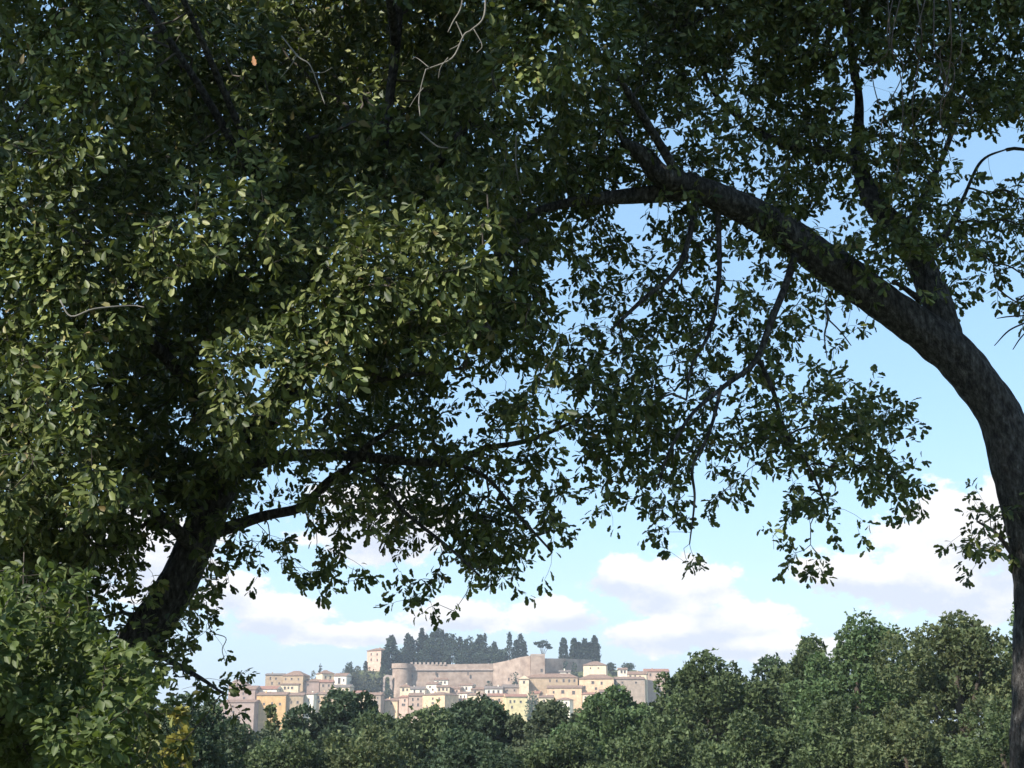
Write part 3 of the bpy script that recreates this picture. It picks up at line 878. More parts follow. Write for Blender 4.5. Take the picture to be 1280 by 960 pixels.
# ------------------------------------------------------------------ the belt of valley trees
def build_valley():
    D = [
        ('dim grey-green tree below the mauve palazzo', 292, 902, 58, 92, 'grey_tree', 6000),
        ('rounded dark green tree below the orange palazzo', 428, 867, 68, 98, 'deep_tree', 10000),
        ('slim light green sapling before the bright orange palazzo', 340, 884, 13, 99, 'olive_tree', 900),
        ('broad mid green tree below the pinkish palazzo wing', 512, 889, 76, 84, 'far_tree', 9000),
        ('very dark tree rising right of the corner palazzo', 604, 876, 58, 94, 'deep_tree', 8000),
        ('dark tree below the pale yellow house', 690, 881, 56, 92, 'grey_tree', 7500),
        ('fresh green tree below the belvedere', 768, 863, 62, 86, 'fresh_tree', 9000),
        ('tall domed tree hiding right end of the town', 892, 823, 72, 80, 'far_tree', 12500),
        ('small round tree hiding the last house at right end of town', 838, 843, 42, 90, 'far_tree', 4500),
        ('lower dark tree beside the tall domed tree', 966, 826, 66, 86, 'deep_tree', 9000),
        ('slender tree between domed tree and ragged topped tree', 1012, 801, 52, 84, 'far_tree', 7000),
        ('tall ragged topped tree left of olive-green oak', 1068, 775, 84, 76, 'fresh_tree', 13000),
        ('big olive-green oak with yellowing leaves by the leaning trunk', 1192, 773, 104, 64, 'olive_tree', 15000),
        ('tall green tree partly behind the leaning oak trunk', 1285, 757, 78, 72, 'fresh_tree', 8000),
        ('dark hedge tree behind the left oak trunk', 236, 872, 64, 46, 'deep_tree', 6500),
        ('far dark tree behind left oak shrubbery', 130, 880, 80, 60, 'far_tree', 5000),
        ('low bush at foot of the rounded dark tree', 365, 918, 62, 66, 'far_tree', 4200),
        ('low bright bush between two green valley trees', 455, 912, 56, 64, 'olive_tree', 3800),
        ('low dark bush at foot of very dark tree', 590, 915, 66, 66, 'deep_tree', 4200),
        ('low bush at foot of dark tree below yellow house', 705, 912, 62, 68, 'far_tree', 4200),
        ('low bush at foot of fresh green tree', 815, 898, 62, 66, 'far_tree', 4500),
        ('wide bush at foot of tall domed tree', 930, 892, 72, 62, 'far_tree', 5500),
        ('wide bush at foot of ragged topped tree', 1040, 878, 66, 58, 'far_tree', 5500),
        ('dark bush at foot of olive-green oak', 1130, 890, 60, 54, 'olive_tree', 5000),
        ('bush close behind foot of the leaning trunk', 1250, 880, 70, 50, 'far_tree', 5500),
    ]
    for i, (lab, px, top, hw, Y, mat, n) in enumerate(D):
        bush = 'bush' in lab
        round_tree('valley_bush' if bush else 'valley_tree', lab, 'bush' if bush else 'tree', px, top, hw, Y, mat, int(n * 1.08), lobes=34 if hw > 40 else 10, fine=True, size=.205 * Y / 80, low=.0 if bush else .06, k=3, seed=100 + i, squash=.9, limbs=0 if bush else 5)
    round_tree('yellow_bush', 'yellow autumn bush beside the left oak trunk', 'bush', 226, 890, 15, 32, 'yellow_tree', 900, lobes=6, size=.16, low=.02, k=3, limbs=2)


build_valley()

# ------------------------------------------------------------------ the two oaks in the foreground
COVER = [
    'XXXXXXXXXXXXXXXXXXXXXXXXXXXXXXXX',
    'XXXXXXXXXXXXXXXXXXX9999999999988',
    'XXXXXXXXXXXXXXXXXXX9988898899999',
    'XXXXXXXXXXXXXXX77X9965877999X989',
    'XXXXXXXXXXXXXXXX9X96366888889724',
    'XXXXXXXXXXXXXXXXX987965578788735',
    'XXXXXXXXXXXXXXXXX986789999887888',
    'XXXXXXXXXXXXXXXXX976565588768756',
    'XXXXXXXXXXXXXXXXX865675668655556',
    'XXXXXXXXXXXXXXXXX974566664322445',
    'XXXXXXXXXXXXXXXX988546556411 000'.replace(' ', '0'),
    'XXX9X99X79X999864576755664100000',
    'XXXXX9XX89X988977568756675631000'[:32],
    'XXXXX8998888896556787556777620000'[:32],
    'XXXXXX995688997567877324467740000'[:32],
    'XXXXX988555768777888752236765023 0'.replace(' ', '0')[:32],
    'XXXX44842377778886533102565401540'[:32],
    'XXX835731376667874000401464101520'[:32],
    'XXX65632013165222100000000000000',
    'XXX54520000012000000000000000000',
    'XXX98721000000000000000000000000',
    'XXXXX754000000000000000000000000',
    'XXXX7301000000000000000000000000',
    'XXXX7300000000000000000000000000',
]


def cover_at(px, py):
    """interpolated leaf cover; beyond the picture the crowns simply go on"""
    g = np.array([[min(.985, (10 if c == 'X' else int(c)) / 10) for c in r] for r in COVER])
    fx = np.clip(px / 40 - .5, 0, 30.999); fy = np.clip(py / 40 - .5, 0, 22.999)
    i, j = fx.astype(int), fy.astype(int)
    u, v = fx - i, fy - j
    return (g[j, i] * (1 - u) + g[j, i + 1] * u) * (1 - v) + (g[j + 1, i] * (1 - u) + g[j + 1, i + 1] * u) * v


def lmb(spec):
    """(px, py, Y, radius px) rows -> points, radii"""
    p = np.array([P(a, b, y) for a, b, y, r in spec])
    r = np.array([r * y / F for a, b, y, r in spec])
    return p, r


RIGHT = {
    'girth': .82,
    'trunk': [(1300, 960, 10, 40), (1298, 860, 10, 37), (1298, 760, 10, 36), (1294, 700, 10, 36), (1284, 640, 10, 36), (1268, 580, 10, 35), (1252, 525, 10, 33), (1222, 480, 10, 33), (1188, 440, 10, 34), (1144, 406, 10, 31), (1100, 376, 10, 30), (1060, 347, 9.95, 30), (1020, 319, 9.9, 29), (985, 292, 9.85, 27), (945, 268, 9.8, 25), (900, 247, 9.7, 23), (855, 230, 9.65, 21)],
    'branch': [
        [(1190, 448, 10, 24), (1172, 385, 10.05, 24), (1156, 335, 10.1, 23), (1132, 292, 10.1, 20), (1100, 263, 10.1, 17), (1080, 228, 10.3, 14), (1074, 185, 10.5, 12), (1070, 125, 10.6, 9), (1062, 55, 10.5, 7), (1066, -30, 10.1, 6), (1070, -130, 9.4, 5)],
        [(870, 236, 9.7, 20), (825, 214, 9.6, 18), (800, 196, 9.55, 15), (779, 178, 9.5, 11)],
        [(870, 238, 9.7, 17), (800, 242, 9.7, 14), (725, 248, 9.6, 11), (665, 266, 9.5, 8), (622, 292, 9.4, 4)],
        [(1077, 205, 10.4, 10), (1035, 188, 10.2, 9), (985, 178, 10.3, 8), (935, 150, 10.3, 6), (895, 110, 10.3, 5), (868, 50, 10.2, 3)],
        [(1150, 322, 10.1, 10), (1182, 290, 10.2, 8), (1205, 245, 10.5, 4), (1225, 205, 10.8, 3), (1262, 185, 11, 1.5)],
        [(1132, 292, 10.1, 10), (1180, 190, 10.9, 6), (1215, 95, 11, 4), (1280, 10, 10.8, 3)],
        [(998, 305, 9.9, 10), (990, 352, 9.7, 8), (965, 398, 9.6, 7), (945, 448, 9.5, 6), (902, 482, 9.4, 5), (862, 520, 9.3, 4), (832, 572, 9.2, 3), (822, 612, 9.2, 2)],
        [(946, 445, 9.5, 5), (962, 482, 9.6, 4.5), (985, 540, 9.7, 4), (1012, 592, 9.8, 3), (1035, 640, 9.8, 2)],
        [(872, 248, 9.7, 7), (848, 330, 9.6, 5.5), (803, 372, 9.5, 4.5), (764, 412, 9.4, 3)],
        [(897, 258, 9.75, 6), (897, 340, 9.7, 5), (890, 402, 9.7, 4), (868, 462, 9.6, 3), (858, 500, 9.6, 2)],
        [(902, 482, 9.4, 4), (895, 540, 9.3, 3.5), (872, 580, 9.3, 3), (868, 620, 9.3, 2.4), (862, 680, 9.3, 1.3)],
        [(1150, 375, 10, 7), (1132, 360, 9.9, 5), (1116, 352, 9.85, 4)],
        [(855, 232, 9.65, 10), (780, 120, 9.2, 8), (720, 40, 8.6, 6), (690, -40, 8.0, 4)],
        [(1270, 700, 10, 5), (1245, 672, 9.9, 3.5), (1222, 652, 9.8, 2.0)],
        [(1068, 100, 10.5, 7), (1040, -60, 8.8, 8), (900, -220, 7.4, 6), (760, -340, 6.4, 4)],
        [(1066, -10, 10.2, 6), (1200, -160, 8.6, 7), (1300, -320, 7.2, 5)],
    ],
}
LEFT = {
    'girth': .68,
    'trunk': [(122, 960, 10, 46), (134, 900, 10, 43), (154, 845, 10, 40), (182, 792, 10, 38), (214, 742, 10, 36), (240, 690, 10, 33), (260, 640, 10, 32), (280, 600, 10, 31), (308, 556, 10, 28), (350, 500, 9.95, 24), (400, 420, 9.9, 19), (440, 330, 9.8, 15), (470, 230, 9.7, 12), (490, 100, 9.5, 9), (500, 0, 9.2, 8), (505, -150, 8.6, 7)],
    'branch': [
        [(262, 668, 10, 13), (330, 651, 9.9, 10), (376, 628, 9.8, 9.5), (412, 602, 9.7, 8.5), (437, 583, 9.7, 7.5), (462, 562, 9.6, 6), (500, 530, 9.5, 3)],
        [(300, 590, 10, 16), (350, 573, 9.9, 12), (420, 570, 9.8, 11), (500, 577, 9.7, 9), (560, 575, 9.6, 7.5), (602, 566, 9.6, 6), (660, 548, 9.5, 5), (722, 525, 9.5, 3)],
        [(437, 583, 9.7, 6), (470, 604, 9.6, 5), (510, 640, 9.5, 4), (560, 690, 9.4, 3), (600, 720, 9.4, 2)],
        [(560, 575, 9.6, 5), (610, 600, 9.5, 4), (655, 650, 9.4, 3), (690, 690, 9.4, 2)],
        [(305, 570, 10, 18), (240, 480, 9.2, 14), (160, 400, 8.6, 11), (80, 320, 8.2, 8), (10, 240, 8, 5)],
        [(395, 428, 9.9, 14), (500, 370, 9.3, 11), (600, 330, 8.9, 8), (660, 300, 8.8, 5)],
        [(250, 690, 10, 14), (190, 640, 9.4, 10), (120, 600, 8.8, 8), (30, 570, 8.4, 5)],
        [(440, 330, 9.8, 12), (550, 200, 9.2, 9.5), (630, 100, 8.4, 7), (680, 30, 7.6, 5), (700, -60, 7, 3)],
        [(425, 360, 9.8, 13), (330, 230, 9, 10), (250, 120, 8.4, 8), (180, 10, 8, 6), (120, -100, 7.6, 4)],
        [(352, 500, 9.95, 10), (420, 480, 9.4, 7), (500, 470, 9.0, 5), (580, 460, 8.8, 3)],
        [(180, 805, 10, 9), (215, 832, 9.6, 6), (250, 850, 9.3, 4), (280, 868, 9.2, 2)],
        [(495, 60, 9.4, 10), (480, -140, 7.8, 8), (430, -320, 6.4, 6), (380, -460, 5.4, 4)],
        [(500, 0, 9.2, 9), (620, -160, 7.6, 7), (700, -330, 6.2, 5)],
        [(330, 230, 9, 8), (200, -60, 7.4, 6), (80, -240, 6.4, 4)],
    ],
}


def build_oak(spec, label, gx):
    p, r = lmb(spec['trunk'])
    gz = float(H(p[0, 0], p[0, 1]))
    foot = np.array([p[0, 0] + gx, p[0, 1], gz])
    t = thing('oak_tree', label, 'tree', foot)
    r = r * spec['girth']
    pp = np.vstack([foot + [0, 0, -.25], foot + [0, 0, .35], p]); rr = np.concatenate([[r[0] * 1.55, r[0] * 1.18], r])
    sk, sr = [], []
    me, q, qr = limb_mesh('trunk', pp, rr, M['bark'], sides=28, n=12, bark=.11, base=foot, seed=gx)
    obj('trunk', me, t)
    sk.append(q[len(q) // 2:]); sr.append(qr[len(q) // 2:])
    for i, b in enumerate(spec['branch']):
        p, r = lmb(b)
        r = np.where(r < .075, r * .66, r * spec['girth'])
        p[1:-1] += rng.normal(0, .02, (len(p) - 2, 3))
        me, q, qr = limb_mesh('branch', p, r, M['bark'], sides=14 if r[0] > .05 else 8, n=8, bark=.09, base=foot, seed=gx + i)
        obj('branch', me, t)
        sk.append(q[2:]); sr.append(qr[2:])
    return t, foot, np.concatenate(sk), np.concatenate(sr)


oakR, footR, skR, _ = build_oak(RIGHT, 'leaning oak with forked trunk and dark branches arching leftward', .02)
oakL, footL, skL, _ = build_oak(LEFT, 'dense leafy oak with thick dark trunk slanting up to right', -.12)


def lumps(px, py, s, o=0.0):
    return np.array([mnoise.fractal((a / s + o, b / s - o, 3.3 + o), 1.0, 2.0, 3) for a, b in zip(px, py)])


def scatter_sprigs():
    """sprig centres through both crowns: how thick the crown is at each place, spread over metres of depth"""
    n = 90000
    px = rng.uniform(-150, 1440, n); py = rng.uniform(-150, 965, n)
    c = np.clip(cover_at(px, py), 0, .985)
    c = np.where(c < .13, 0, c)
    tau = -np.log(1 - c)
    lump = lumps(px, py, 75)
    tau = np.where(c > .93, tau, tau * np.clip(1 + 1.5 * lump, .12, 2.4))
    left = (px < 700) & (py < 640)
    base = np.where(left, 9.25, np.where((px > 740) & (py < 430), 10.15, 9.7))
    thick = np.where(c > .9, 1.25, .7) * np.where(left, 1.0, .85)
    zone = lambda x0, x1, y0, y1, s=60.0: np.clip((px - x0) / s + .5, 0, 1) * np.clip((x1 - px) / s + .5, 0, 1) * np.clip((py - y0) / s + .5, 0, 1) * np.clip((y1 - py) / s + .5, 0, 1)
    base = base - 1.7 * zone(-300, 130, -300, 640, 120) - 1.0 * zone(150, 330, 190, 460) - 1.9 * zone(625, 770, -200, 125, 40) + .9 * zone(330, 600, -200, 230, 90) - .6 * zone(330, 620, 270, 480)
    # out-of-view leaves set further back so they don't block sun on the crown
    base = base + np.where(px < 420, 2.0 * np.clip(-px / 90, 0, 1) + 2.0 * np.clip((10 - py) / 100, 0, 1), 0) + np.where((px > 600) & (px < 800), 2.0 * np.clip(-py / 80, 0, 1), 0)
    Yd = base + lumps(px, py, 150, 5.0) * np.where(left, 2.5, .7) + rng.normal(0, .55, n) * thick
    Yd = np.clip(Yd, 7.1, 12.5)
    Yd = np.where((px > 790) & (py < 430), np.clip(Yd, 9.45, 12.5), Yd)
    Yd = np.where((px > 640) & (py > 520), np.clip(Yd, 8.6, 10.6), Yd)
    # expected number: tau * area / (leaf footprint in px at that depth * leaves per sprig)
    foot = np.where(c > .9, .00051, .00040) * (F / Yd) ** 2 * 10
    want = tau * (1590 * 1115 / n) / foot
    keep = rng.uniform(0, 1, n) < want
    low = (px < 215) & (py > 640) & (c > .8)
    sh = keep & low & (rng.uniform(0, 1, n) < np.interp(py, [700, 800, 880], [.0, .45, .8]))
    keep &= ~sh
    pts = np.array([P(a, b, y) for a, b, y in zip(px[keep], py[keep], Yd[keep])])
    spx, spy = px[sh], py[sh]
    Ys = np.clip(7.0 + lumps(spx, spy, 90, 9.0) * 1.3 + rng.normal(0, .3, len(spx)), 6.0, 8.3)
    spts = np.array([P(a, b, y) for a, b, y in zip(spx, spy, Ys)])
    return pts, spts


sprigs, shrub_sprigs = scatter_sprigs()


def shade_clumps():
    """the crowns go on above and behind the camera's view: clumps over the branches up there"""
    out = []
    # (px, py, Y) to be kept dark; a blocking clump is added d metres sunward
    spots = [((1000, 60, 10), 5.2), ((1000, 60, 10), 6.6), ((1180, 120, 10), 5.0), ((860, 150, 10), 5.4), ((860, 330, 10), 6.6), ((1040, 330, 10), 6.2), ((1200, 320, 10), 6.2), ((700, 250, 9.5), 5.6),
             ((760, 560, 9.5), 8.2), ((960, 560, 9.6), 8.2), ((560, 640, 9.6), 8.8), ((430, 620, 9.7), 8.4), ((520, 110, 9.2), 4.2), ((480, 150, 9.4), 4.2), 
             ((1180, 520, 10), 7.6), ((1290, 640, 10), 8.6), ((320, 570, 9.8), 7.6), ((240, 720, 10), 9.0), ((860, 20, 9.4), 4.4), ((1120, 220, 10), 7.4), ((1230, 60, 10), 5.0), ((1130, 40, 10), 5.6), ((1260, 200, 10), 6.0)]
    for (a, b, y), d in spots:
        c = P(a, b, y) + SUNV * d
        m = 150
        v = unitv(rng.normal(0, 1, (m, 3))) * (rng.uniform(0, 1, m) ** .4)[:, None]
        out.append(c + v * np.array([1.2, 1.2, .8]))
    # unseen leaf layer added over the viewer, blocking sky light from the right oak
    k = 2500
    out.append(np.stack([rng.uniform(0.0, 7.5, k), rng.uniform(-5.5, 5.8, k), 7.0 + rng.normal(0, .55, k)], 1))
    q = np.concatenate(out)
    px, py, fw = project(q)
    vis = (fw > .3) & (px > -60) & (px < 1340) & (py > -50) & (py < 1010)
    near = (np.linalg.norm(q - EYE, axis=1) < 2.2)
    return q[~vis & ~near]


above = shade_clumps()


def grow(sk, owner, pts):
    """join every sprig to its nearest twig so that all of it hangs together (shortest joining tree)"""
    n = len(pts)
    key = np.full(n, 1e9); par = np.zeros(n, int)
    NP = np.vstack([sk, pts])
    for s in range(0, len(sk)):
        d = np.linalg.norm(pts - sk[s], axis=1)
        b = d < key
        key[b] = d[b]; par[b] = s
    own = np.concatenate([owner, np.zeros(n, int)])
    plen = np.zeros(len(NP)); done = np.zeros(n, bool)
    order = []
    k2 = key.copy()
    for _ in range(n):
        i = int(np.argmin(k2))
        done[i] = True; k2[i] = 1e18
        g = len(sk) + i
        own[g] = own[par[i]]
        plen[g] = plen[par[i]] + np.linalg.norm(pts[i] - NP[par[i]])
        order.append(i)
        d = np.linalg.norm(pts - pts[i], axis=1) + .22 * plen[g]
        b = (d < key) & ~done
        key[b] = d[b]; k2[b] = d[b]; par[b] = g
    cnt = np.ones(n)
    for i in reversed(order):
        if par[i] >= len(sk):
            cnt[par[i] - len(sk)] += cnt[i]
    return par, own[len(sk):], cnt, NP


def twig_segments(pts, par, cnt, NP, f=.0013):
    a = NP[par]; b = pts
    L = np.linalg.norm(b - a, axis=1)
    w = rng.normal(0, .09, (len(a), 3)) * L[:, None] + np.array([0, 0, .06]) * L[:, None]
    m = a * .62 + b * .38 + w
    m2 = a * .28 + b * .72 + w * .7
    r = np.clip(f * cnt ** .48, .0016, .02)
    s1 = np.hstack([a, m, r[:, None] * 1.12, r[:, None]])
    s2 = np.hstack([m, m2, r[:, None], r[:, None] * .9])
    s3 = np.hstack([m2, b, r[:, None] * .9, r[:, None] * .75])
    return np.vstack([s1, s2, s3])


def sprig_leaves(pts, axis, per=10, lmin=.046, lmax=.088, spread=.088):
    n = len(pts)
    k = rng.poisson(per - 1, n) + 1
    idx = np.repeat(np.arange(n), k)
    m = len(idx)
    ax = unitv(axis[idx] + rng.normal(0, .15, (m, 3)))
    s = rng.beta(2.2, 1.3, m)
    side = rng.normal(0, 1, (m, 3)); side -= ax * np.sum(side * ax, 1)[:, None]; side = unitv(side)
    pos = pts[idx] + ax * ((s - .55) * spread * 2)[:, None] + side * .008
    dr = unitv(ax * rng.uniform(.15, .8, m)[:, None] + side * rng.uniform(.6, 1, m)[:, None] + np.array([0, 0, -.22]))
    nr = unitv(rng.normal(0, .62, (m, 3)) + np.array([-.32, -.5, .6]) + side * .15)
    ln = rng.uniform(lmin, lmax, m)
    # the leaf blade needs a normal that is not parallel to its direction
    nr = nr - dr * np.sum(nr * dr, 1)[:, None]
    nr = unitv(nr + 1e-4)
    return pos, dr, nr, ln


def leaf_objects(parent, foot, pos, dr, nr, ln, pick, tmpl, mat):
    base_me = leaves_mesh('leaf', tmpl, np.zeros((1, 3)), np.array([[0, 1.0, 0]]), np.array([[0, 0, 1.0]]), np.ones(1), mat)
    from mathutils import Matrix
    for i in pick:
        d, n_ = dr[i], nr[i]
        s = np.cross(d, n_); s /= np.linalg.norm(s); n2 = np.cross(s, d)
        L = ln[i]
        mt = Matrix(((s[0] * L, d[0] * L, n2[0] * L, pos[i, 0] - foot[0]), (s[1] * L, d[1] * L, n2[1] * L, pos[i, 1] - foot[1]), (s[2] * L, d[2] * L, n2[2] * L, pos[i, 2] - foot[2]), (0, 0, 0, 1)))
        o = bpy.data.objects.new('leaf', base_me)
        C.objects.link(o)
        o.parent = parent
        o.matrix_local = mt


def pick_shown(pos, ln, dr, nr, allpos, count=300):
    """the leaves that show largest: in front of all others at their place and turned to the eye"""
    px, py, fw = project(pos + dr * (ln * .5)[:, None])
    ax, ay, af = project(allpos)
    zb = {}
    for a, b, f in zip((ax // 6).astype(int), (ay // 6).astype(int), af):
        k = (a, b)
        if f < zb.get(k, 1e9):
            zb[k] = f
    view = unitv(EYE - pos)
    size = ln / fw * (.35 + np.abs(np.sum(view * nr, 1)))
    infr = (px > 8) & (px < 1272) & (py > 8) & (py < 952)
    front = np.array([fw[i] <= zb.get((int(px[i] // 6), int(py[i] // 6)), 1e9) + .12 for i in range(len(pos))])
    size = np.where(infr & front, size, 0)
    return np.argsort(-size)[:count]


def build_foliage():
    sk = np.vstack([skL, skR]); owner = np.concatenate([np.zeros(len(skL), int), np.ones(len(skR), int)])
    pts = np.vstack([sprigs, above])
    par, own, cnt, NP = grow(sk, owner, pts)
    # a spray that would hang on an overlong bare twig does not grow
    ok = np.linalg.norm(pts - NP[par], axis=1) < .3
    own = np.where(ok | (np.arange(len(pts)) >= len(sprigs)), own, -1)
    axis = unitv(pts - NP[par])
    axis = unitv(axis + np.array([0, 0, -.35]) + rng.normal(0, .25, axis.shape))
    inview = np.arange(len(pts)) < len(sprigs)
    segs_all = twig_segments(pts, par, cnt, NP)
    half = len(pts)
    for tid, tree, foot in ((0, oakL, footL), (1, oakR, footR)):
        mine = own == tid
        gx_, gy_, _ = project(pts)
        thin = inview & (cover_at(gx_, gy_) < .93)
        sel = np.concatenate([mine & thin, mine & thin, mine & thin])
        hi = mine & ~thin
        hr = np.clip(.0013 * cnt[hi] ** .48, .0016, .02)[:, None]
        sg = np.vstack([segs_all[sel], np.hstack([NP[par[hi]], pts[hi], hr, hr * .8])]); sg[:, :3] -= foot; sg[:, 3:6] -= foot
        o = obj('twigs', tubes_mesh('twigs', sg, M['twig']), tree); o['kind'] = 'stuff'
        a = mine & inview
        pos, dr, nr, ln = sprig_leaves(pts[a], axis[a])
        pk = pick_shown(pos, ln, dr, nr, pos)
        leaf_objects(tree, foot, pos, dr, nr, ln, pk, T_OAK, M['oak_leaf'])
        rest = np.ones(len(pos), bool); rest[pk] = False
        fx, fy, _ = project(pos)
        deep = rest & (pos[:, 1] > np.where(fx > 720, 10.0, 8.9)) & (cover_at(fx, fy) > .9)
        rest &= ~deep
        plain = rest & (cover_at(fx, fy) > .86)
        rest &= ~plain
        o = obj('outer_foliage', leaves_mesh('outer_foliage', T_MID, pos[plain] - foot, dr[plain], nr[plain], ln[plain], M['oak_leaf']), tree); o['kind'] = 'stuff'
        o = obj('foliage', leaves_mesh('foliage', T_OAK, pos[rest] - foot, dr[rest], nr[rest], ln[rest], M['oak_leaf']), tree); o['kind'] = 'stuff'
        o = obj('inner_foliage', leaves_mesh('inner_foliage', T_LOW, pos[deep] - foot, dr[deep], nr[deep], ln[deep] * 1.28, M['oak_leaf']), tree); o['kind'] = 'stuff'
        b = mine & ~inview  # unseen leaves added for shade, oversized to block more light
        if b.any():
            p2, d2, n2, l2 = sprig_leaves(pts[b], axis[b], per=8, lmin=.15, lmax=.20, spread=.15)
            o = obj('shade_foliage', leaves_mesh('shade_foliage', T_LOW, p2 - foot, d2, n2, l2, M['oak_leaf']), tree); o['kind'] = 'stuff'
        print('oak', tid, 'leaves', len(pos), 'above', int(b.sum()))


build_foliage()


def build_shrub():
    foot = np.array([P(60, 960, 7.1)[0], 7.1, 0.0])
    foot[2] = float(H(foot[0], foot[1]))
    t = thing('leafy_shrub', 'sunlit yellow-green shrub growing before the slanting oak trunk', 'shrub', foot)
    sk = []
    for (a, b) in ((-40, 720), (30, 690), (90, 740), (150, 790), (195, 850), (10, 860), (110, 880)):
        e = P(a, b, 7.7 + rng.uniform(-.2, .5))
        s0 = foot + np.array([rng.uniform(-.25, .25), rng.uniform(-.2, .2), -.05])
        m = s0 * .45 + e * .55 + np.array([rng.uniform(-.1, .1), 0, .15])
        me, q, _ = limb_mesh('stem', [s0, m, e], [.016, .009, .003], M['twig'], sides=7, n=8, bark=.05, base=foot)
        obj('stem', me, t)
        sk.append(q[6:])
    sk = np.vstack(sk)
    par, own, cnt, NP = grow(sk, np.zeros(len(sk), int), shrub_sprigs)
    sg = twig_segments(shrub_sprigs, par, cnt, NP, f=.001); sg[:, :3] -= foot; sg[:, 3:6] -= foot
    o = obj('twigs', tubes_mesh('twigs', sg, M['twig']), t); o['kind'] = 'stuff'
    ax = unitv(unitv(shrub_sprigs - NP[par]) + np.array([0, 0, .25]) + rng.normal(0, .25, shrub_sprigs.shape))
    pos, dr, nr, ln = sprig_leaves(shrub_sprigs, ax, per=13, lmin=.038, lmax=.066, spread=.075)
    pk = pick_shown(pos, ln, dr, nr, pos)
    leaf_objects(t, foot, pos, dr, nr, ln, pk, T_OVAL, M['shrub_leaf'])
    rest = np.ones(len(pos), bool); rest[pk] = False
    o = obj('foliage', leaves_mesh('foliage', T_OVAL, pos[rest] - foot, dr[rest], nr[rest], ln[rest], M['shrub_leaf']), t); o['kind'] = 'stuff'


build_shrub()


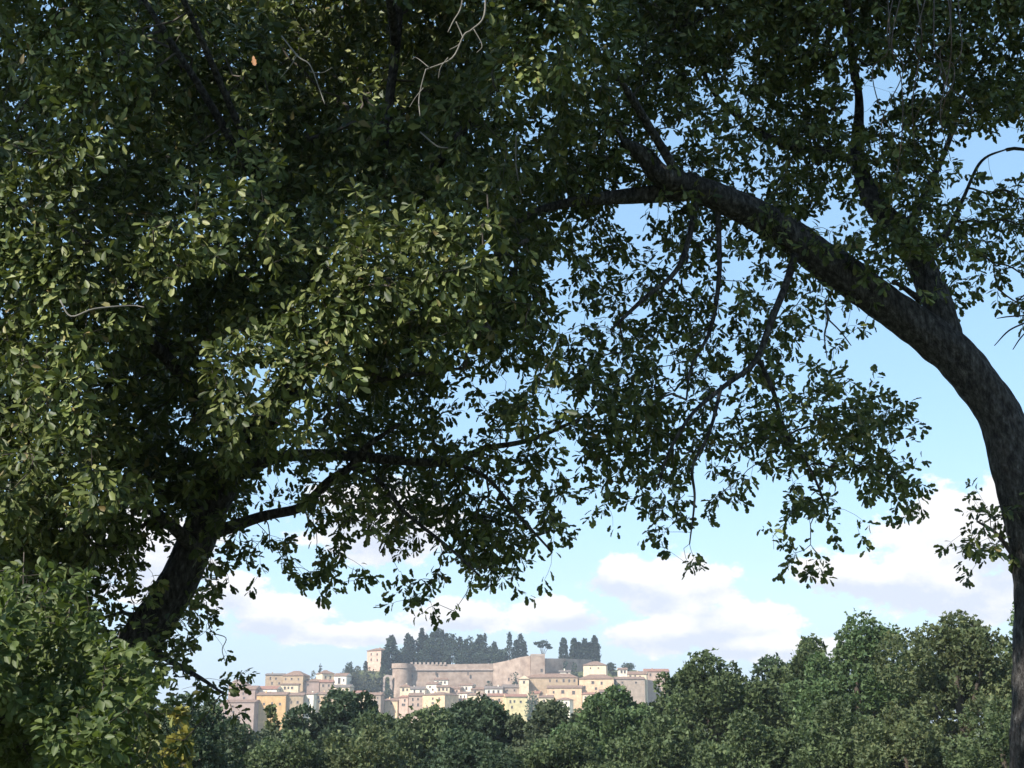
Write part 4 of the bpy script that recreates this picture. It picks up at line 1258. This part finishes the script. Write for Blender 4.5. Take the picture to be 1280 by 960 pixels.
def build_bits():
    """bare pale twigs, hanging dry vines and the one orange leaf"""
    def strand(tree, foot, name, spec, mat, label=None):
        p, r = lmb(spec)
        p[1:-1] += rng.normal(0, .012, (len(p) - 2, 3))
        me, _, _ = limb_mesh(name, p, r * .72, M[mat], sides=6, n=5, bark=.15, base=foot)
        o = obj(name, me, tree)
        if label:
            o['label'] = label
    Y = 6.5
    for s in ([(606, -30, Y, 2.0), (604, 20, Y, 1.8), (590, 38, Y, 1.8), (578, 48, Y, 1.7), (562, 70, Y, 1.6), (537, 85, Y, 1.4), (531, 92, Y, 1.2), (528, 115, Y, 1.2), (525, 145, Y, .9)],
              [(580, -30, Y, 1.6), (580, 5, Y, 1.5), (570, 27, Y, 1.4), (560, 40, Y, 1)], [(570, 27, Y, 1.2), (576, 40, Y, 1.2), (579, 48, Y, 1)],
              [(579, 47, Y, 1.1), (568, 52, Y, 1), (562, 62, Y, .7)], [(537, 85, Y, 1), (524, 72, Y, .8), (515, 74, Y, .5)], [(560, 72, Y, 1), (556, 86, Y, .8), (548, 98, Y, .5)], [(529, 110, Y, 1), (518, 122, Y, .8), (512, 134, Y, .5)], [(592, 36, Y, 1), (598, 52, Y, .8), (596, 66, Y, .5)]):
        strand(oakL, footL, 'bare_twig', s, 'dry', 'bare pale grey twig hanging from above')
    for s in ([(352, 45, 7.4, 1.5), (372, 68, 7.3, 1.5), (387, 88, 7.3, 1.4), (398, 115, 7.3, 1.2), (406, 130, 7.3, .9)], [(372, 68, 7.3, 1.1), (362, 84, 7.3, .9), (350, 98, 7.3, .6)], [(388, 90, 7.3, 1.1), (404, 92, 7.3, .9), (416, 84, 7.3, .6)], [(75, 375, 6.7, 1.6), (88, 391, 6.7, 1.6), (120, 387, 6.7, 1.5), (165, 385, 6.8, 1.2), (180, 384, 6.8, .9)],
              [(645, 170, 8, 1.6), (648, 210, 8, 1.5), (652, 245, 8, 1.1)], [(525, 165, 8, 1.6), (548, 183, 8, 1.6), (560, 185, 8, 1.2)]):
        strand(oakL, footL, 'bare_twig', s, 'dry')
    for k in range(9):
        x = 1105 + k * 12 + rng.uniform(-6, 6); y0 = rng.uniform(20, 70); y1 = y0 + rng.uniform(90, 190)
        yy = 8.7 + rng.uniform(-.3, .3)
        strand(oakR, footR, 'dry_vine', [(x, y0 - 60, yy + .3, 1.2), (x + rng.uniform(-16, 16), y0 + 10, yy, 1.2), (x + rng.uniform(-22, 22), y0 * .7 + y1 * .3, yy + .1, 1.2), (x + rng.uniform(-22, 22), y0 * .35 + y1 * .65, yy - .1, 1.0), (x + rng.uniform(-22, 22), y1, yy, .6)], 'vine')
    for s in ([(1285, 402, 10, 1.8), (1262, 412, 10, 1.4), (1243, 432, 10, .8)], [(1290, 408, 10, 1.5), (1272, 420, 10, 1.2), (1266, 437, 10, .7)], [(1290, 394, 10, 1.6), (1262, 396, 10, 1.2), (1246, 398, 10, .7)],
              [(1032, 375, 9.8, 2), (1034, 398, 9.8, 1.8), (1032, 425, 9.8, 1.3), (1034, 448, 9.8, .8)], [(1034, 398, 9.8, 1.6), (1050, 414, 9.8, 1.3), (1064, 432, 9.8, .8)],
              [(258, 752, 9.8, 1.0), (266, 790, 9.8, .9), (279, 795, 9.8, .8), (277, 815, 9.8, .7), (281, 826, 9.8, .5)]):
        strand(oakR if s[0][0] > 700 else oakL, footR if s[0][0] > 700 else footL, 'bare_twig', s, 'twig')
    p = P(316, 78, 6.4)
    me = leaves_mesh('leaf', T_OAK, np.zeros((1, 3)), unitv(np.array([[.2, -.2, -1.0]])), unitv(np.array([[-.3, -.9, .2]])), np.array([.062]), M['orange_leaf'])
    o = obj('leaf', me, oakL, p - footL + np.array([0, 0, .04]))
    o['label'] = 'single withered orange leaf among the green'


build_bits()

# ------------------------------------------------------------------ haze
def build_haze():
    m = bpy.data.materials.new('haze')
    m.use_nodes = True
    nt = m.node_tree
    nt.nodes.clear()
    v = nt.nodes.new('ShaderNodeVolumePrincipled')
    v.inputs['Color'].default_value = (.80, .89, 1.0, 1)
    v.inputs['Density'].default_value = .00020
    v.inputs['Anisotropy'].default_value = 0.0
    out = nt.nodes.new('ShaderNodeOutputMaterial')
    nt.links.new(v.outputs[0], out.inputs['Volume'])
    o = obj('haze', box_mesh('haze', -3450, 3450, -90, 3450, -7.5, 79, m))
    o['kind'] = 'stuff'
    o['label'] = 'thin bluish summer haze filling the valley air'


build_haze()
